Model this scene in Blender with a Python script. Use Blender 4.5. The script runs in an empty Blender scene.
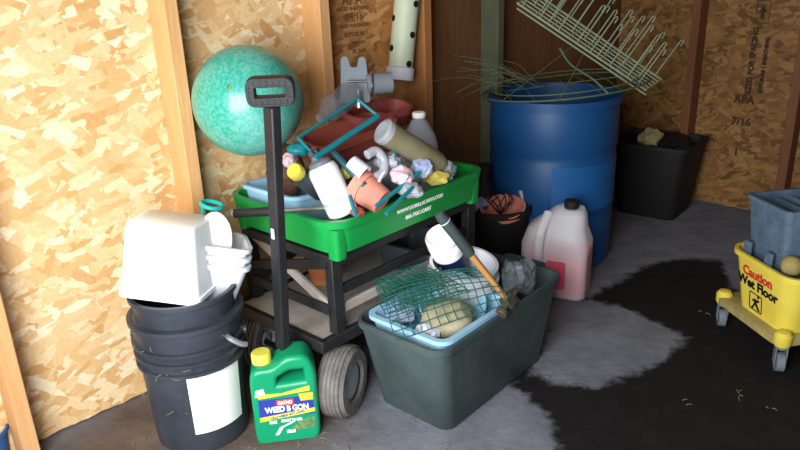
import bpy, bmesh, math, random
import numpy as np
from mathutils import Vector, Matrix, noise
random.seed(7)
S = bpy.context.scene
COL = S.collection
PI = math.pi

# ------------------------------------------------------------------ camera geometry
FPX, CAMH = 700.0, 1.18
_d = np.array([70., 1900., FPX]); _d /= np.linalg.norm(_d)
_up = -_d
_fw = np.array([0, 0, 1.]) - np.dot([0, 0, 1.], _up) * _up; _fw /= np.linalg.norm(_fw)
_rt = np.cross(_fw, _up)
RW = np.array([_rt, _fw, _up])
CAMP = np.array([0, 0, CAMH])

def ray(x, y): return RW @ np.array([x - 400, y - 225, FPX])
def floor(x, y, z=0.0):
    r = ray(x, y); return Vector(CAMP + r * ((z - CAMH) / r[2]))
def atY(x, y, Y):
    r = ray(x, y); return Vector(CAMP + r * (Y / r[1]))
def onplane(x, y, p, n):
    r = ray(x, y); return Vector(CAMP + r * (np.dot(np.array(p) - CAMP, np.array(n)) / np.dot(r, np.array(n))))

WA = math.radians(44.6)
U = Vector((math.cos(WA), math.sin(WA), 0)); N = Vector((U.y, -U.x, 0))
P0 = floor(95, 417)
SR = 2.912                                   # distance along the left wall to the corner
def st(s, t, z=0.0): return P0 + U * s + N * t + Vector((0, 0, z))
def lwall(x, y, t=0.0): return onplane(x, y, P0 + N * t, N)
def rwall(x, y, o=0.0): return onplane(x, y, P0 + U * (SR - o), U)

# ------------------------------------------------------------------ colours and materials
def lin(h):
    h = h.lstrip('#'); o = []
    for i in (0, 2, 4):
        c = int(h[i:i + 2], 16) / 255
        o.append(c / 12.92 if c <= .04045 else ((c + .055) / 1.055) ** 2.4)
    return (*o, 1)
def nn(nt, t, **k):
    n = nt.nodes.new(t)
    for a, b in k.items(): setattr(n, a, b)
    return n
def mat(name, col, rough=.6, metal=0., col2=None, scale=12., amt=.5, bump=0., bscale=60., trans=0., alpha=1., ior=1.45, spec=None, stretch=None, sss=0.):
    m = bpy.data.materials.new(name); m.use_nodes = True
    nt = m.node_tree; b = nt.nodes['Principled BSDF']
    b.inputs['Base Color'].default_value = lin(col)
    b.inputs['Roughness'].default_value = rough
    b.inputs['Metallic'].default_value = metal
    b.inputs['IOR'].default_value = ior
    b.inputs['Transmission Weight'].default_value = trans
    b.inputs['Alpha'].default_value = alpha
    if spec is not None: b.inputs['Specular IOR Level'].default_value = spec
    if sss:
        b.inputs['Subsurface Weight'].default_value = sss
        b.inputs['Subsurface Radius'].default_value = (.02, .02, .02)
    tc = nn(nt, 'ShaderNodeTexCoord'); src = tc.outputs['Object']
    if stretch:
        mp = nn(nt, 'ShaderNodeMapping'); mp.inputs['Scale'].default_value = stretch
        nt.links.new(src, mp.inputs[0]); src = mp.outputs[0]
    if col2:
        no = nn(nt, 'ShaderNodeTexNoise'); no.inputs['Scale'].default_value = scale; no.inputs['Detail'].default_value = 6; no.inputs['Roughness'].default_value = .65
        nt.links.new(src, no.inputs['Vector'])
        r = nn(nt, 'ShaderNodeValToRGB')
        r.color_ramp.elements[0].position = max(0, .5 - .5 * (1 - amt) * .5 - .1); r.color_ramp.elements[0].color = lin(col)
        r.color_ramp.elements[1].position = min(1, .5 + .3 * (1.2 - amt)); r.color_ramp.elements[1].color = lin(col2)
        nt.links.new(no.outputs['Fac'], r.inputs[0]); nt.links.new(r.outputs[0], b.inputs['Base Color'])
    if bump:
        n2 = nn(nt, 'ShaderNodeTexNoise'); n2.inputs['Scale'].default_value = bscale; n2.inputs['Detail'].default_value = 4
        nt.links.new(src, n2.inputs['Vector'])
        bu = nn(nt, 'ShaderNodeBump'); bu.inputs['Strength'].default_value = bump; bu.inputs['Distance'].default_value = .01
        nt.links.new(n2.outputs['Fac'], bu.inputs['Height']); nt.links.new(bu.outputs[0], b.inputs['Normal'])
    return m

def osb_mat(name, cols, scale=1.0):
    m = bpy.data.materials.new(name); m.use_nodes = True
    nt = m.node_tree; L = nt.links; b = nt.nodes['Principled BSDF']
    b.inputs['Roughness'].default_value = .62; b.inputs['Specular IOR Level'].default_value = .25
    tc = nn(nt, 'ShaderNodeTexCoord')
    no = nn(nt, 'ShaderNodeTexNoise'); no.inputs['Scale'].default_value = 7; no.inputs['Detail'].default_value = 3
    L.new(tc.outputs['Object'], no.inputs['Vector'])
    mixv = nn(nt, 'ShaderNodeVectorMath', operation='SCALE'); mixv.inputs['Scale'].default_value = .02
    L.new(no.outputs['Color'], mixv.inputs[0])
    add = nn(nt, 'ShaderNodeVectorMath', operation='ADD'); L.new(tc.outputs['Object'], add.inputs[0]); L.new(mixv.outputs[0], add.inputs[1])
    prev = None; prevv = None
    for i, (ang, sx, sz, th) in enumerate([(20, 20, 11, 0), (70, 24, 10, .45), (-35, 28, 11, .52), (100, 30, 13, .62), (45, 26, 9, .70), (-75, 40, 14, .72)]):
        mp = nn(nt, 'ShaderNodeMapping'); mp.vector_type = 'POINT'
        mp.inputs['Rotation'].default_value = (0, math.radians(ang), 0)
        mp.inputs['Location'].default_value = (i * 3.7, 0, i * 1.9)
        sc = nn(nt, 'ShaderNodeVectorMath', operation='MULTIPLY'); sc.inputs[1].default_value = (sx * scale, 0.001, sz * scale)
        L.new(add.outputs[0], mp.inputs[0]); L.new(mp.outputs[0], sc.inputs[0])
        vo = nn(nt, 'ShaderNodeTexVoronoi'); vo.inputs['Scale'].default_value = 1.0; vo.inputs['Randomness'].default_value = 1.0; vo.distance = 'CHEBYCHEV'
        L.new(sc.outputs[0], vo.inputs['Vector'])
        sep = nn(nt, 'ShaderNodeSeparateColor'); L.new(vo.outputs['Color'], sep.inputs[0])
        r = nn(nt, 'ShaderNodeValToRGB'); els = r.color_ramp.elements
        els[0].position = 0; els[0].color = lin(cols[0]); els[1].position = 1; els[1].color = lin(cols[-1])
        for k, c in enumerate(cols[1:-1]):
            e = els.new((k + 1) / (len(cols) - 1)); e.color = lin(c)
        L.new(sep.outputs[0], r.inputs[0])
        if prev is None: prev = r.outputs[0]; prevv = sep.outputs[0]
        else:
            gt = nn(nt, 'ShaderNodeMath', operation='GREATER_THAN'); gt.inputs[1].default_value = th
            L.new(sep.outputs[1], gt.inputs[0])
            mx = nn(nt, 'ShaderNodeMix', data_type='RGBA'); L.new(gt.outputs[0], mx.inputs[0]); L.new(prev, mx.inputs[6]); L.new(r.outputs[0], mx.inputs[7]); prev = mx.outputs[2]
            mv = nn(nt, 'ShaderNodeMix'); L.new(gt.outputs[0], mv.inputs[0]); L.new(prevv, mv.inputs[2]); L.new(sep.outputs[0], mv.inputs[3]); prevv = mv.outputs[0]
    g = nn(nt, 'ShaderNodeTexNoise'); g.inputs['Scale'].default_value = 90; g.inputs['Detail'].default_value = 5
    L.new(tc.outputs['Object'], g.inputs['Vector'])
    gr = nn(nt, 'ShaderNodeMapRange'); gr.inputs[1].default_value = .3; gr.inputs[2].default_value = .7; gr.inputs[3].default_value = .9; gr.inputs[4].default_value = 1.05
    L.new(g.outputs['Fac'], gr.inputs[0])
    mu = nn(nt, 'ShaderNodeMix', data_type='RGBA', blend_type='MULTIPLY'); mu.inputs[0].default_value = 1
    L.new(prev, mu.inputs[6]); L.new(gr.outputs[0], mu.inputs[7])
    L.new(mu.outputs[2], b.inputs['Base Color'])
    bu = nn(nt, 'ShaderNodeBump'); bu.inputs['Strength'].default_value = .12; bu.inputs['Distance'].default_value = .002
    L.new(prevv, bu.inputs['Height']); L.new(bu.outputs[0], b.inputs['Normal'])
    return m

OSB = osb_mat('osb', ['#cb9c62', '#d8ac74', '#dfb783', '#e3bf8c', '#e8ca9c', '#f2dfbc'], 1.3)
OSB2 = osb_mat('osb_dimmed', ['#64431f', '#7a552b', '#875f32', '#936a3b', '#9c7443'], 1.6)  # OSB in darker tones, putting the back wall's dim light into the colour
OSB3 = osb_mat('osb_shaded', ['#8e5a2c', '#a87040', '#b47c48', '#bd8650', '#c7925a', '#d0a06c'], 1.3)  # oranger OSB, darkened so the bay's shade is part of its colour
STUD3 = mat('stud_wood_shaded', '#9a6436', .7, col2='#ad7646', scale=6, amt=.4, bump=.2, bscale=20, stretch=(6, 6, .6))  # darker copy of the stud wood, shade of the deeper bay painted in
PLY = mat('dark_plywood', '#5d3c20', .7, col2='#7a5230', scale=5, amt=.5, bump=.15, bscale=15, stretch=(5, 5, .7))  # plywood grain; the dark brown also stands in for shade at the back
STUD = mat('stud_wood', '#cc955c', .7, col2='#dcab76', scale=6, amt=.4, bump=.2, bscale=20, stretch=(6, 6, .6))
STUD2 = mat('stud_wood_red', '#6a3f22', .7, col2='#80502c', scale=6, amt=.4, bump=.2, bscale=20, stretch=(6, 6, .6))
GREENW = mat('green_stained_wood', '#444c38', .8, col2='#5a5a42', scale=5, stretch=(6, 6, .8))
M = dict(
    black_bucket=mat('black_bucket', '#22262e', .42, col2='#3b4048', scale=9, amt=.35, bump=.12, bscale=40),
    white=mat('white_plastic', '#fbfbfa', .4, sss=.05),
    white_d=mat('white_plastic_worn', '#dfe0e6', .5, col2='#cfd0d8', scale=14),
    paper=mat('paper', '#f4f2f0', .7),
    frame=mat('black_powder_coat', '#101216', .5, col2='#2c2b2b', scale=16, amt=.2),
    dusty=mat('dusty_steel', '#8a8079', .85, col2='#b0a59b', scale=10, amt=.6, bump=.1),
    tray=mat('green_tray', '#0f8a35', .38, col2='#17994a', scale=5, amt=.3),
    tyre=mat('dusty_rubber', '#56524f', .9, col2='#8a837d', scale=14, amt=.5, bump=.3, bscale=70),
    steel=mat('steel', '#b4b4b4', .35, 1.),
    steel_d=mat('dull_steel', '#8c9096', .5, .6),
    ball=None,
    jug=mat('green_jug', '#0c8a57', .3, col2='#12946a', scale=6, amt=.4),
    yellow_cap=mat('yellow_cap', '#e6d650', .45),
    lab_blue=mat('label_blue', '#2b3a96', .5), lab_yel=mat('label_yellow', '#f0dc3c', .5), lab_red=mat('label_red', '#d8452c', .5),
    lab_wht=mat('label_white', '#f6f6f2', .5), lab_dgrn=mat('label_dark_green', '#0b5a38', .5, col2='#8aa06a', scale=90, amt=.5), lab_or=mat('label_orange', '#e8a43a', .5, col2='#d8c83c', scale=60),
    terra=mat('terracotta', '#d07d6a', .75, col2='#db927e', scale=10, amt=.4),
    terra_d=mat('dark_terracotta', '#8e3f33', .6, col2='#a85446', scale=7, amt=.4),
    terra_r=mat('red_brown_plastic', '#7a332e', .6, col2='#8c4038', scale=7),
    teal=mat('teal_metal', '#127a84', .4), teal_d=mat('dark_teal', '#1f4f58', .5), cyan=mat('cyan_plastic', '#25b3ae', .4),
    ltblue=mat('light_blue_plastic', '#a3cbe4', .5, col2='#8fbad6', scale=8, amt=.4),
    pvc=mat('pvc', '#cfd6bc', .5, col2='#bcc4a6', scale=4, amt=.4), dark=mat('dark_hole', '#0c0c0c', .9),
    grey=mat('grey_plastic', '#6c737c', .5, col2='#7d838a', scale=10), grey_d=mat('dark_grey_plastic', '#454a52', .5),
    clear=mat('clear_plastic', '#8f999f', .15, alpha=.34, col2='#70797f', scale=25), olive=mat('dusty_olive_plastic', '#7a7458', .4, alpha=.75, col2='#999070', scale=12),
    clear_w=mat('cloudy_plastic', '#b9bcc2', .35, alpha=.6, col2='#a0a4ac', scale=12),
    tote=mat('tote_plastic', '#2b3837', .55, col2='#55615f', scale=5, amt=.25, bump=.15, bscale=30),
    meshg=mat('green_wire', '#1d5b4d', .5), straw_stone=mat('dry_coir', '#8c8268', .9, col2='#b5ab8c', scale=16, amt=.5, bump=.5, bscale=40),
    navy=mat('navy_band', '#1c2350', .5), wood=mat('handle_wood', '#c99256', .55, col2='#b57d42', scale=12, stretch=(1, 1, .2)),
    grip=mat('rubber_grip', '#3a4544', .6), iron=mat('dark_iron', '#4a443f', .6, .5, col2='#6d5f50', scale=30),
    binblack=mat('bin_black', '#0d0b0c', .7, col2='#181415', scale=8, amt=.2),
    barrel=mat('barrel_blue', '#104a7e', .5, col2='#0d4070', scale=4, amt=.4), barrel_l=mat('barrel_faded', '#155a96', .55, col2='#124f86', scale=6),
    milk=mat('milky_plastic', '#fbfafc', .45, alpha=.46), pink=mat('pink_fluid', '#ee6078', .3),
    wire_l=mat('coated_wire', '#7f8c72', .5, col2='#9aa488', scale=40), wire_g=mat('green_coated_wire', '#42563f', .6, col2='#5a6a52', scale=40),
    mopy=mat('mop_yellow', '#ecd858', .45, col2='#dcc244', scale=6, amt=.35), mopy_d=mat('mop_yellow_dirty', '#857a58', .7, col2='#b8a45a', scale=18, amt=.5), wringer=mat('wringer_blue_grey', '#46586c', .6, col2='#66798c', scale=22, amt=.45, bump=.2),
    caster=mat('caster_grey', '#5a6068', .6, col2='#7c8288', scale=30), red=mat('red_print', '#c8382c', .6), black=mat('black_print', '#141414', .6),
    hubm=mat('hub_silver', '#b4b7bb', .35, .3),
    ink=mat('faded_ink', '#6e4d2c', .8), ink_d=mat('dark_ink', '#3a2814', .8),
    straw=mat('straw', '#8f8260', .8), drygrass=mat('dry_grass', '#5c6244', .8), brown=mat('brown_rag', '#4a3226', .95, col2='#6a4a34', scale=20, bump=.4),
    pinkbag=mat('pink_plastic_film', '#cf97a2', .4, col2='#e2d4dc', scale=18, amt=.5), bluebag=mat('blue_plastic_film', '#7f93c8', .4, col2='#d4dcec', scale=22, amt=.5),
    greybag=mat('grey_plastic_film', '#8d8f98', .4, col2='#bdbcc4', scale=22, amt=.5), yellow=mat('yellow_scrap', '#b8a548', .6), bluegr=mat('blue_grey_fabric', '#2f5f9c', .8),
    tan=mat('tan_scrap', '#8f8058', .9, col2='#a8986a', scale=20), orange_pot=mat('orange_clay', '#b5683c', .8, col2='#c67b4a', scale=9),
)

# ------------------------------------------------------------------ mesh building helpers
WM = {}
def wm(o): return WM[o.name]
class MB:
    def __init__(s, m=None): s.v = []; s.f = []; s.M = m or Matrix()
    def pt(s, p): s.v.append(tuple(s.M @ Vector(p))); return len(s.v) - 1
    def loft(s, rings, cap0=True, cap1=True, closed=True, loop=False):
        idx = [[s.pt(p) for p in r] for r in rings]
        n = len(idx[0]); rr = list(range(len(idx) - 1))
        pairs = [(idx[i], idx[i + 1]) for i in rr] + ([(idx[-1], idx[0])] if loop else [])
        for a, b in pairs:
            for k in range(n if closed else n - 1):
                s.f.append((a[k], a[(k + 1) % n], b[(k + 1) % n], b[k]))
        if cap0 and not loop: s.f.append(tuple(reversed(idx[0])))
        if cap1 and not loop: s.f.append(tuple(idx[-1]))
        return s
    def lathe(s, prof, n=32, m=None, cap0=True, cap1=True, sx=1., sy=1.):
        m = m or Matrix()
        return s.loft([[m @ Vector((r * sx * math.cos(2 * PI * k / n), r * sy * math.sin(2 * PI * k / n), z)) for k in range(n)] for r, z in prof], cap0, cap1)
    def rr(s, secs, n=5, m=None, cap0=True, cap1=True):
        """secs: (halfx, halfy, radius, z[, ox, oy])"""
        m = m or Matrix(); rings = []
        for q in secs:
            hx, hy, r, z = q[:4]; ox, oy = (q[4], q[5]) if len(q) > 4 else (0, 0)
            r = min(r, hx * .999, hy * .999); ring = []
            for cx, cy, a0 in ((hx - r, hy - r, 0), (-hx + r, hy - r, PI / 2), (-hx + r, -hy + r, PI), (hx - r, -hy + r, 1.5 * PI)):
                for k in range(n + 1):
                    a = a0 + PI / 2 * k / n
                    ring.append(m @ Vector((ox + cx + r * math.cos(a), oy + cy + r * math.sin(a), z)))
            rings.append(ring)
        return s.loft(rings, cap0, cap1)
    def box(s, c, size, m=None):
        m = m or Matrix(); c = Vector(c); h = Vector(size) / 2
        i = [s.pt(m @ (c + Vector((h.x * a, h.y * b, h.z * d)))) for d in (-1, 1) for a, b in ((-1, -1), (1, -1), (1, 1), (-1, 1))]
        s.f += [(i[3], i[2], i[1], i[0]), (i[4], i[5], i[6], i[7])] + [(i[k], i[(k + 1) % 4], i[(k + 1) % 4 + 4], i[k + 4]) for k in range(4)]
        return s
    def bar(s, p, q, w, h, up=(0, 0, 1)):
        m = axis(p, q, up); l = (Vector(q) - Vector(p)).length
        return s.box((0, 0, l / 2), (w, h, l), m)
    def tube(s, pts, r, n=6, closed=False, caps=True):
        pts = [Vector(p) for p in pts]; L = len(pts); rings = []; x = None
        for i, p in enumerate(pts):
            if closed: t = pts[(i + 1) % L] - pts[i - 1]
            else: t = pts[min(i + 1, L - 1)] - pts[max(i - 1, 0)]
            t.normalize()
            if x is None:
                x = t.orthogonal().normalized()
            x = (x - t * x.dot(t)); x = x.normalized() if x.length > 1e-6 else t.orthogonal().normalized()
            y = t.cross(x); rad = r[i] if isinstance(r, (list, tuple)) else r
            rings.append([p + (x * math.cos(2 * PI * k / n) + y * math.sin(2 * PI * k / n)) * rad for k in range(n)])
        return s.loft(rings, caps, caps, True, closed)
    def cyl(s, p, q, r, r2=None, n=16):
        m = axis(p, q); l = (Vector(q) - Vector(p)).length
        return s.lathe([(r, 0), (r if r2 is None else r2, l)], n, m)
    def mesh(s, vs, fs, m=None):
        m = m or Matrix(); o = len(s.v)
        for v in vs: s.pt(m @ Vector(v))
        s.f += [tuple(k + o for k in f) for f in fs]; return s
    def build(s, name, material, parent=None, origin=None, ang=38, bevel=0., flat=False, **tags):
        me = bpy.data.meshes.new(name); me.from_pydata(s.v, [], s.f)
        bm = bmesh.new(); bm.from_mesh(me)
        bmesh.ops.recalc_face_normals(bm, faces=bm.faces); bm.to_mesh(me); bm.free()
        o = bpy.data.objects.new(name, me); COL.objects.link(o)
        if parent is not None:
            base = wm(parent); o.parent = parent; WM[o.name] = base
        else:
            base = origin if isinstance(origin, Matrix) else Matrix.Translation(origin if origin is not None else (0, 0, 0))
            o.matrix_world = base; WM[o.name] = base
        me.transform(base.inverted())
        me.materials.append(M[material] if isinstance(material, str) else material)
        if not flat:
            me.shade_smooth(); me.set_sharp_from_angle(angle=math.radians(ang))
        if bevel:
            b = o.modifiers.new('bevel', 'BEVEL'); b.width = bevel; b.segments = 2; b.limit_method = 'ANGLE'; b.angle_limit = math.radians(40); b.harden_normals = False
        for k, v in tags.items(): o[k] = v
        return o
def axis(p, q, up=(0, 0, 1)):
    p = Vector(p); z = (Vector(q) - p).normalized(); u = Vector(up)
    if abs(z.dot(u)) > .999: u = Vector((0, 1, 0))
    x = u.cross(z).normalized(); y = z.cross(x)
    return Matrix.Translation(p) @ Matrix((x, y, z)).transposed().to_4x4()
def frame(p, x, y):
    x = Vector(x).normalized(); y = Vector(y); z = x.cross(y).normalized(); y = z.cross(x)
    return Matrix.Translation(Vector(p)) @ Matrix((x, y, z)).transposed().to_4x4()
def head(p, deg): return Matrix.Translation(Vector(p)) @ Matrix.Rotation(math.radians(deg), 4, 'Z')
def thing(name, label, cat, m, group=None):
    o = bpy.data.objects.new(name, None); COL.objects.link(o); o.empty_display_size = .05
    m = m if isinstance(m, Matrix) else Matrix.Translation(Vector(m))
    o.matrix_world = m; WM[o.name] = m
    o['label'] = label; o['category'] = cat
    if group: o['group'] = group
    return o
def tg(label, cat, group=None):
    d = dict(label=label, category=cat)
    if group: d['group'] = group
    return d
def curve_mesh(splines, extrude, bevel=0., res=2):
    cu = bpy.data.curves.new('c', 'CURVE'); cu.dimensions = '2D'; cu.fill_mode = 'BOTH'; cu.extrude = extrude; cu.bevel_depth = bevel; cu.bevel_resolution = res
    for pts in splines:
        sp = cu.splines.new('POLY'); sp.points.add(len(pts) - 1); sp.use_cyclic_u = True
        for q, p in zip(sp.points, pts): q.co = (p[0], p[1], 0, 1)
    return _eval(cu)
def text_mesh(body, size, extrude=.0004, align='CENTER', space=1.0, bold=0.0):
    cu = bpy.data.curves.new('t', 'FONT'); cu.body = body; cu.size = size; cu.extrude = extrude; cu.align_x = align; cu.align_y = 'CENTER'; cu.space_character = space; cu.offset = bold; cu.resolution_u = 3
    return _eval(cu)
def _eval(cu):
    o = bpy.data.objects.new('tmp', cu); COL.objects.link(o)
    dg = bpy.context.evaluated_depsgraph_get(); dg.update()
    me = bpy.data.meshes.new_from_object(o.evaluated_get(dg))
    vs = [tuple(v.co) for v in me.vertices]; fs = [tuple(p.vertices) for p in me.polygons]
    bpy.data.objects.remove(o); bpy.data.meshes.remove(me); bpy.data.curves.remove(cu)
    return vs, fs
def rounded(pts, r=.2, n=4):
    """round the corners of a polygon by a fraction / absolute distance r"""
    out = []; L = len(pts)
    for i in range(L):
        a, b, c = Vector(pts[i - 1]), Vector(pts[i]), Vector(pts[(i + 1) % L])
        d1 = min(r, (a - b).length * .45); d2 = min(r, (c - b).length * .45)
        p = b + (a - b).normalized() * d1; q = b + (c - b).normalized() * d2
        for k in range(n + 1):
            t = k / n; out.append(tuple(p * (1 - t) ** 2 + b * 2 * t * (1 - t) + q * t * t))
    return out
def blob(mb, c, size, seed=0, rough=.3, freq=3., sub=3, m=None):
    bm = bmesh.new(); bmesh.ops.create_icosphere(bm, subdivisions=sub, radius=1)
    m = m or Matrix(); vs = []
    for v in bm.verts:
        p = v.co.copy(); d = 1 + rough * noise.noise(p * freq + Vector((seed * 7.1, seed * 3.3, 0))) + rough * .5 * noise.noise(p * freq * 2.3 + Vector((seed, 0, 5)))
        p *= d; vs.append(Vector(c) + m @ Vector((p.x * size[0], p.y * size[1], p.z * size[2])))
    fs = [tuple(v.index for v in f.verts) for f in bm.faces]; bm.free()
    mb.mesh(vs, fs); return mb
def catmull(pts, n=8):
    P = [Vector(p) for p in pts]; P = [P[0] * 2 - P[1]] + P + [P[-1] * 2 - P[-2]]; out = []
    for i in range(1, len(P) - 2):
        for k in range(n):
            t = k / n; a, b, c, d = P[i - 1:i + 3]
            out.append(.5 * ((2 * b) + (c - a) * t + (2 * a - 5 * b + 4 * c - d) * t * t + (3 * b - a - 3 * c + d) * t ** 3))
    out.append(P[-2]); return out

# ------------------------------------------------------------------ the setting
def build_setting():
    # floor with damp patches stored as an attribute
    x0, x1, y0, y1, stp = -2.2, 3.6, -1.0, 5.0, .03
    nx, ny = int((x1 - x0) / stp) + 1, int((y1 - y0) / stp) + 1
    def poly(px): return [(floor(*p).x, floor(*p).y) for p in px]
    damp = [poly([(470, 392), (508, 366), (548, 345), (556, 330), (540, 356), (533, 372), (552, 383), (595, 386), (640, 366), (665, 350), (684, 336), (640, 318), (618, 306), (585, 300), (606, 287), (640, 266), (722, 260), (735, 290), (800, 330), (900, 380), (900, 520), (560, 520), (560, 440), (545, 410), (518, 388), (500, 378)])]
    light = [poly([(545, 378), (533, 366), (556, 320), (575, 303), (618, 306), (684, 336), (640, 366), (590, 386)])]
    brown = [poly([(20, 452), (142, 396), (250, 345), (330, 345), (340, 420), (300, 470), (40, 520)])]
    def sd(p, pg):
        ins = False; dm = 9.; j = len(pg) - 1
        for i in range(len(pg)):
            ax, ay = pg[i]; bx, by = pg[j]
            if (ay > p[1]) != (by > p[1]) and p[0] < (bx - ax) * (p[1] - ay) / (by - ay) + ax: ins = not ins
            ex, ey = bx - ax, by - ay; t = max(0, min(1, ((p[0] - ax) * ex + (p[1] - ay) * ey) / (ex * ex + ey * ey + 1e-9)))
            dm = min(dm, math.hypot(p[0] - ax - t * ex, p[1] - ay - t * ey)); j = i
        return -dm if ins else dm
    vs = []; da = []; br = []
    for j in range(ny):
        for i in range(nx):
            x, y = x0 + i * stp, y0 + j * stp
            nz = .05 * noise.noise((x * 3, y * 3, 0)) + .02 * noise.noise((x * 12, y * 12, 3))
            vs.append((x, y, 0))
            d = min(sd((x, y), p) for p in damp) + nz
            l = min(sd((x, y), p) for p in light) + nz * .5
            a = max(0, min(1, .5 - d / .09)); a = min(a, max(0, min(1, .5 + l / .06)))
            da.append(a); b = sd((x, y), brown[0]) + nz * 2; br.append(max(0, min(1, .5 - b / .25)))
    fs = [(j * nx + i, j * nx + i + 1, (j + 1) * nx + i + 1, (j + 1) * nx + i) for j in range(ny - 1) for i in range(nx - 1)]
    me = bpy.data.meshes.new('floor'); me.from_pydata(vs, [], fs)
    for nme, arr in (('damp', da), ('brown', br)):
        at = me.attributes.new(nme, 'FLOAT', 'POINT'); at.data.foreach_set('value', arr)
    o = bpy.data.objects.new('floor', me); COL.objects.link(o); o['kind'] = 'structure'
    m = bpy.data.materials.new('dirt_floor'); m.use_nodes = True; nt = m.node_tree; L = nt.links; b = nt.nodes['Principled BSDF']
    tc = nn(nt, 'ShaderNodeTexCoord')
    n1 = nn(nt, 'ShaderNodeTexNoise'); n1.inputs['Scale'].default_value = 9; n1.inputs['Detail'].default_value = 8; n1.inputs['Roughness'].default_value = .7; L.new(tc.outputs['Object'], n1.inputs['Vector'])
    def ramp(c0, c1, p0=.3, p1=.7):
        r = nn(nt, 'ShaderNodeValToRGB'); r.color_ramp.elements[0].color = lin(c0); r.color_ramp.elements[1].color = lin(c1); r.color_ramp.elements[0].position = p0; r.color_ramp.elements[1].position = p1
        L.new(n1.outputs['Fac'], r.inputs[0]); return r
    dry = ramp('#63656d', '#80828b'); wet = ramp('#141112', '#201c1e'); dirt = ramp('#4b3f38', '#6a5b50')
    def attr(n):
        a = nn(nt, 'ShaderNodeAttribute'); a.attribute_name = n; return a
    def mix(f, a, c):
        x = nn(nt, 'ShaderNodeMix', data_type='RGBA'); L.new(f, x.inputs[0]); L.new(a, x.inputs[6]); L.new(c, x.inputs[7]); return x.outputs[2]
    a1 = attr('damp'); a2 = attr('brown')
    # ragged damp edge
    ad = nn(nt, 'ShaderNodeMath', operation='ADD'); L.new(a1.outputs['Fac'], ad.inputs[0])
    n2 = nn(nt, 'ShaderNodeTexNoise'); n2.inputs['Scale'].default_value = 25; n2.inputs['Detail'].default_value = 6; L.new(tc.outputs['Object'], n2.inputs['Vector'])
    s2 = nn(nt, 'ShaderNodeMath', operation='MULTIPLY_ADD'); s2.inputs[1].default_value = .9; s2.inputs[2].default_value = -.45; L.new(n2.outputs['Fac'], s2.inputs[0]); L.new(s2.outputs[0], ad.inputs[1])
    mr = nn(nt, 'ShaderNodeMapRange', interpolation_type='SMOOTHSTEP'); mr.inputs[1].default_value = .25; mr.inputs[2].default_value = .75; L.new(ad.outputs[0], mr.inputs[0])
    c = mix(a2.outputs['Fac'], dry.outputs[0], dirt.outputs[0]); c = mix(mr.outputs[0], c, wet.outputs[0])
    L.new(c, b.inputs['Base Color'])
    rg = nn(nt, 'ShaderNodeMapRange'); rg.inputs[3].default_value = .9; rg.inputs[4].default_value = .72; L.new(mr.outputs[0], rg.inputs[0]); L.new(rg.outputs[0], b.inputs['Roughness'])
    b.inputs['Specular IOR Level'].default_value = .25
    bu = nn(nt, 'ShaderNodeBump'); bu.inputs['Strength'].default_value = .6; bu.inputs['Distance'].default_value = .012
    L.new(n1.outputs['Fac'], bu.inputs['Height']); L.new(bu.outputs[0], b.inputs['Normal'])
    me.materials.append(m)

    # walls: local x along the wall, y into the wall, ragged lower edge
    def wall(name, m0, length, height, material):
        mb = MB(m0); k = int(length / .02); rag = [.004 + .012 * abs(noise.noise((i * .37, 3.1, length))) + .006 * noise.noise((i * 1.3, 9, length)) for i in range(k + 1)]
        fr = [(i * length / k, 0, max(.001, rag[i])) for i in range(k + 1)]; tp = [(i * length / k, 0, height) for i in range(k + 1)]
        bk = [(p[0], .012, p[2]) for p in fr]; tb = [(p[0], .012, p[2]) for p in tp]
        mb.loft([fr, tp, tb, bk], False, False, closed=False, loop=True)
        return mb.build(name, material, origin=m0, ang=30, kind='structure')
    ml = Matrix.Translation(P0 - U * 1.3) @ Matrix.Rotation(WA, 4, 'Z')
    wall('wall_left', ml, 1.3 + .885, 2.2, OSB)
    wl = wall('wall_mid_left', Matrix.Translation(P0 + U * .885) @ Matrix.Rotation(WA, 4, 'Z'), 1.345 - .885, 2.2, OSB3)  # separate sheet so this bay's shade can sit in its colour
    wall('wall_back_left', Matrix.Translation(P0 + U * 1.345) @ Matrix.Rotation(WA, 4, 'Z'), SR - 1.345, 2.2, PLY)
    mr_ = Matrix.Translation(P0 + U * SR) @ Matrix.Rotation(WA - PI / 2, 4, 'Z')
    wr = wall('wall_right', mr_, 3.2, 2.2, OSB2)
    # ceiling
    mb = MB(ml); mb.box(((SR + 1.3) / 2, -1.6, 2.21), (SR + 1.34, 3.3, .02)); mb.build('ceiling', OSB2, kind='structure')
    # front wall with the open doorway the daylight comes through (behind the camera)
    mf = Matrix.Translation(P0 - U * .80) @ Matrix.Rotation(WA - PI / 2, 4, 'Z')
    mb = MB(mf); mb.box((1.6, .006, 1.975), (3.2, .012, .45)); mb.box((.30, .006, .875), (.60, .012, 1.75)); mb.box((2.65, .006, .875), (1.1, .012, 1.75)); mb.build('wall_front', OSB2, kind='structure')
    # studs
    def stud(i, s_right, material, w=.04, d=.089):
        mb = MB(Matrix.Translation(P0) @ Matrix.Rotation(WA, 4, 'Z')); mb.box((s_right - w / 2, -d / 2 - .0005, 1.1), (w, d, 2.198)); mb.build(f'trim_{i}', material, origin=st(s_right, 0), bevel=.003, kind='structure')
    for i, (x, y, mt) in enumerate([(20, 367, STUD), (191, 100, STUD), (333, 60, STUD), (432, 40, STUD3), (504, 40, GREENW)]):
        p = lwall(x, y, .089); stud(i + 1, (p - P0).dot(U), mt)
    for j, (x, y, lft) in enumerate([(691, 100, False), (784, 130, True)]):
        p = rwall(x, y, .089); t = (p - P0).dot(N)
        t = t + .02 if lft else t - .02
        mb = MB(mr_); mb.box((t, -.045, 1.1), (.04, .089, 2.198)); mb.build(f'trim_{6 + j}', STUD2, origin=st(SR - .045, t), bevel=.003, kind='structure')
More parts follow.
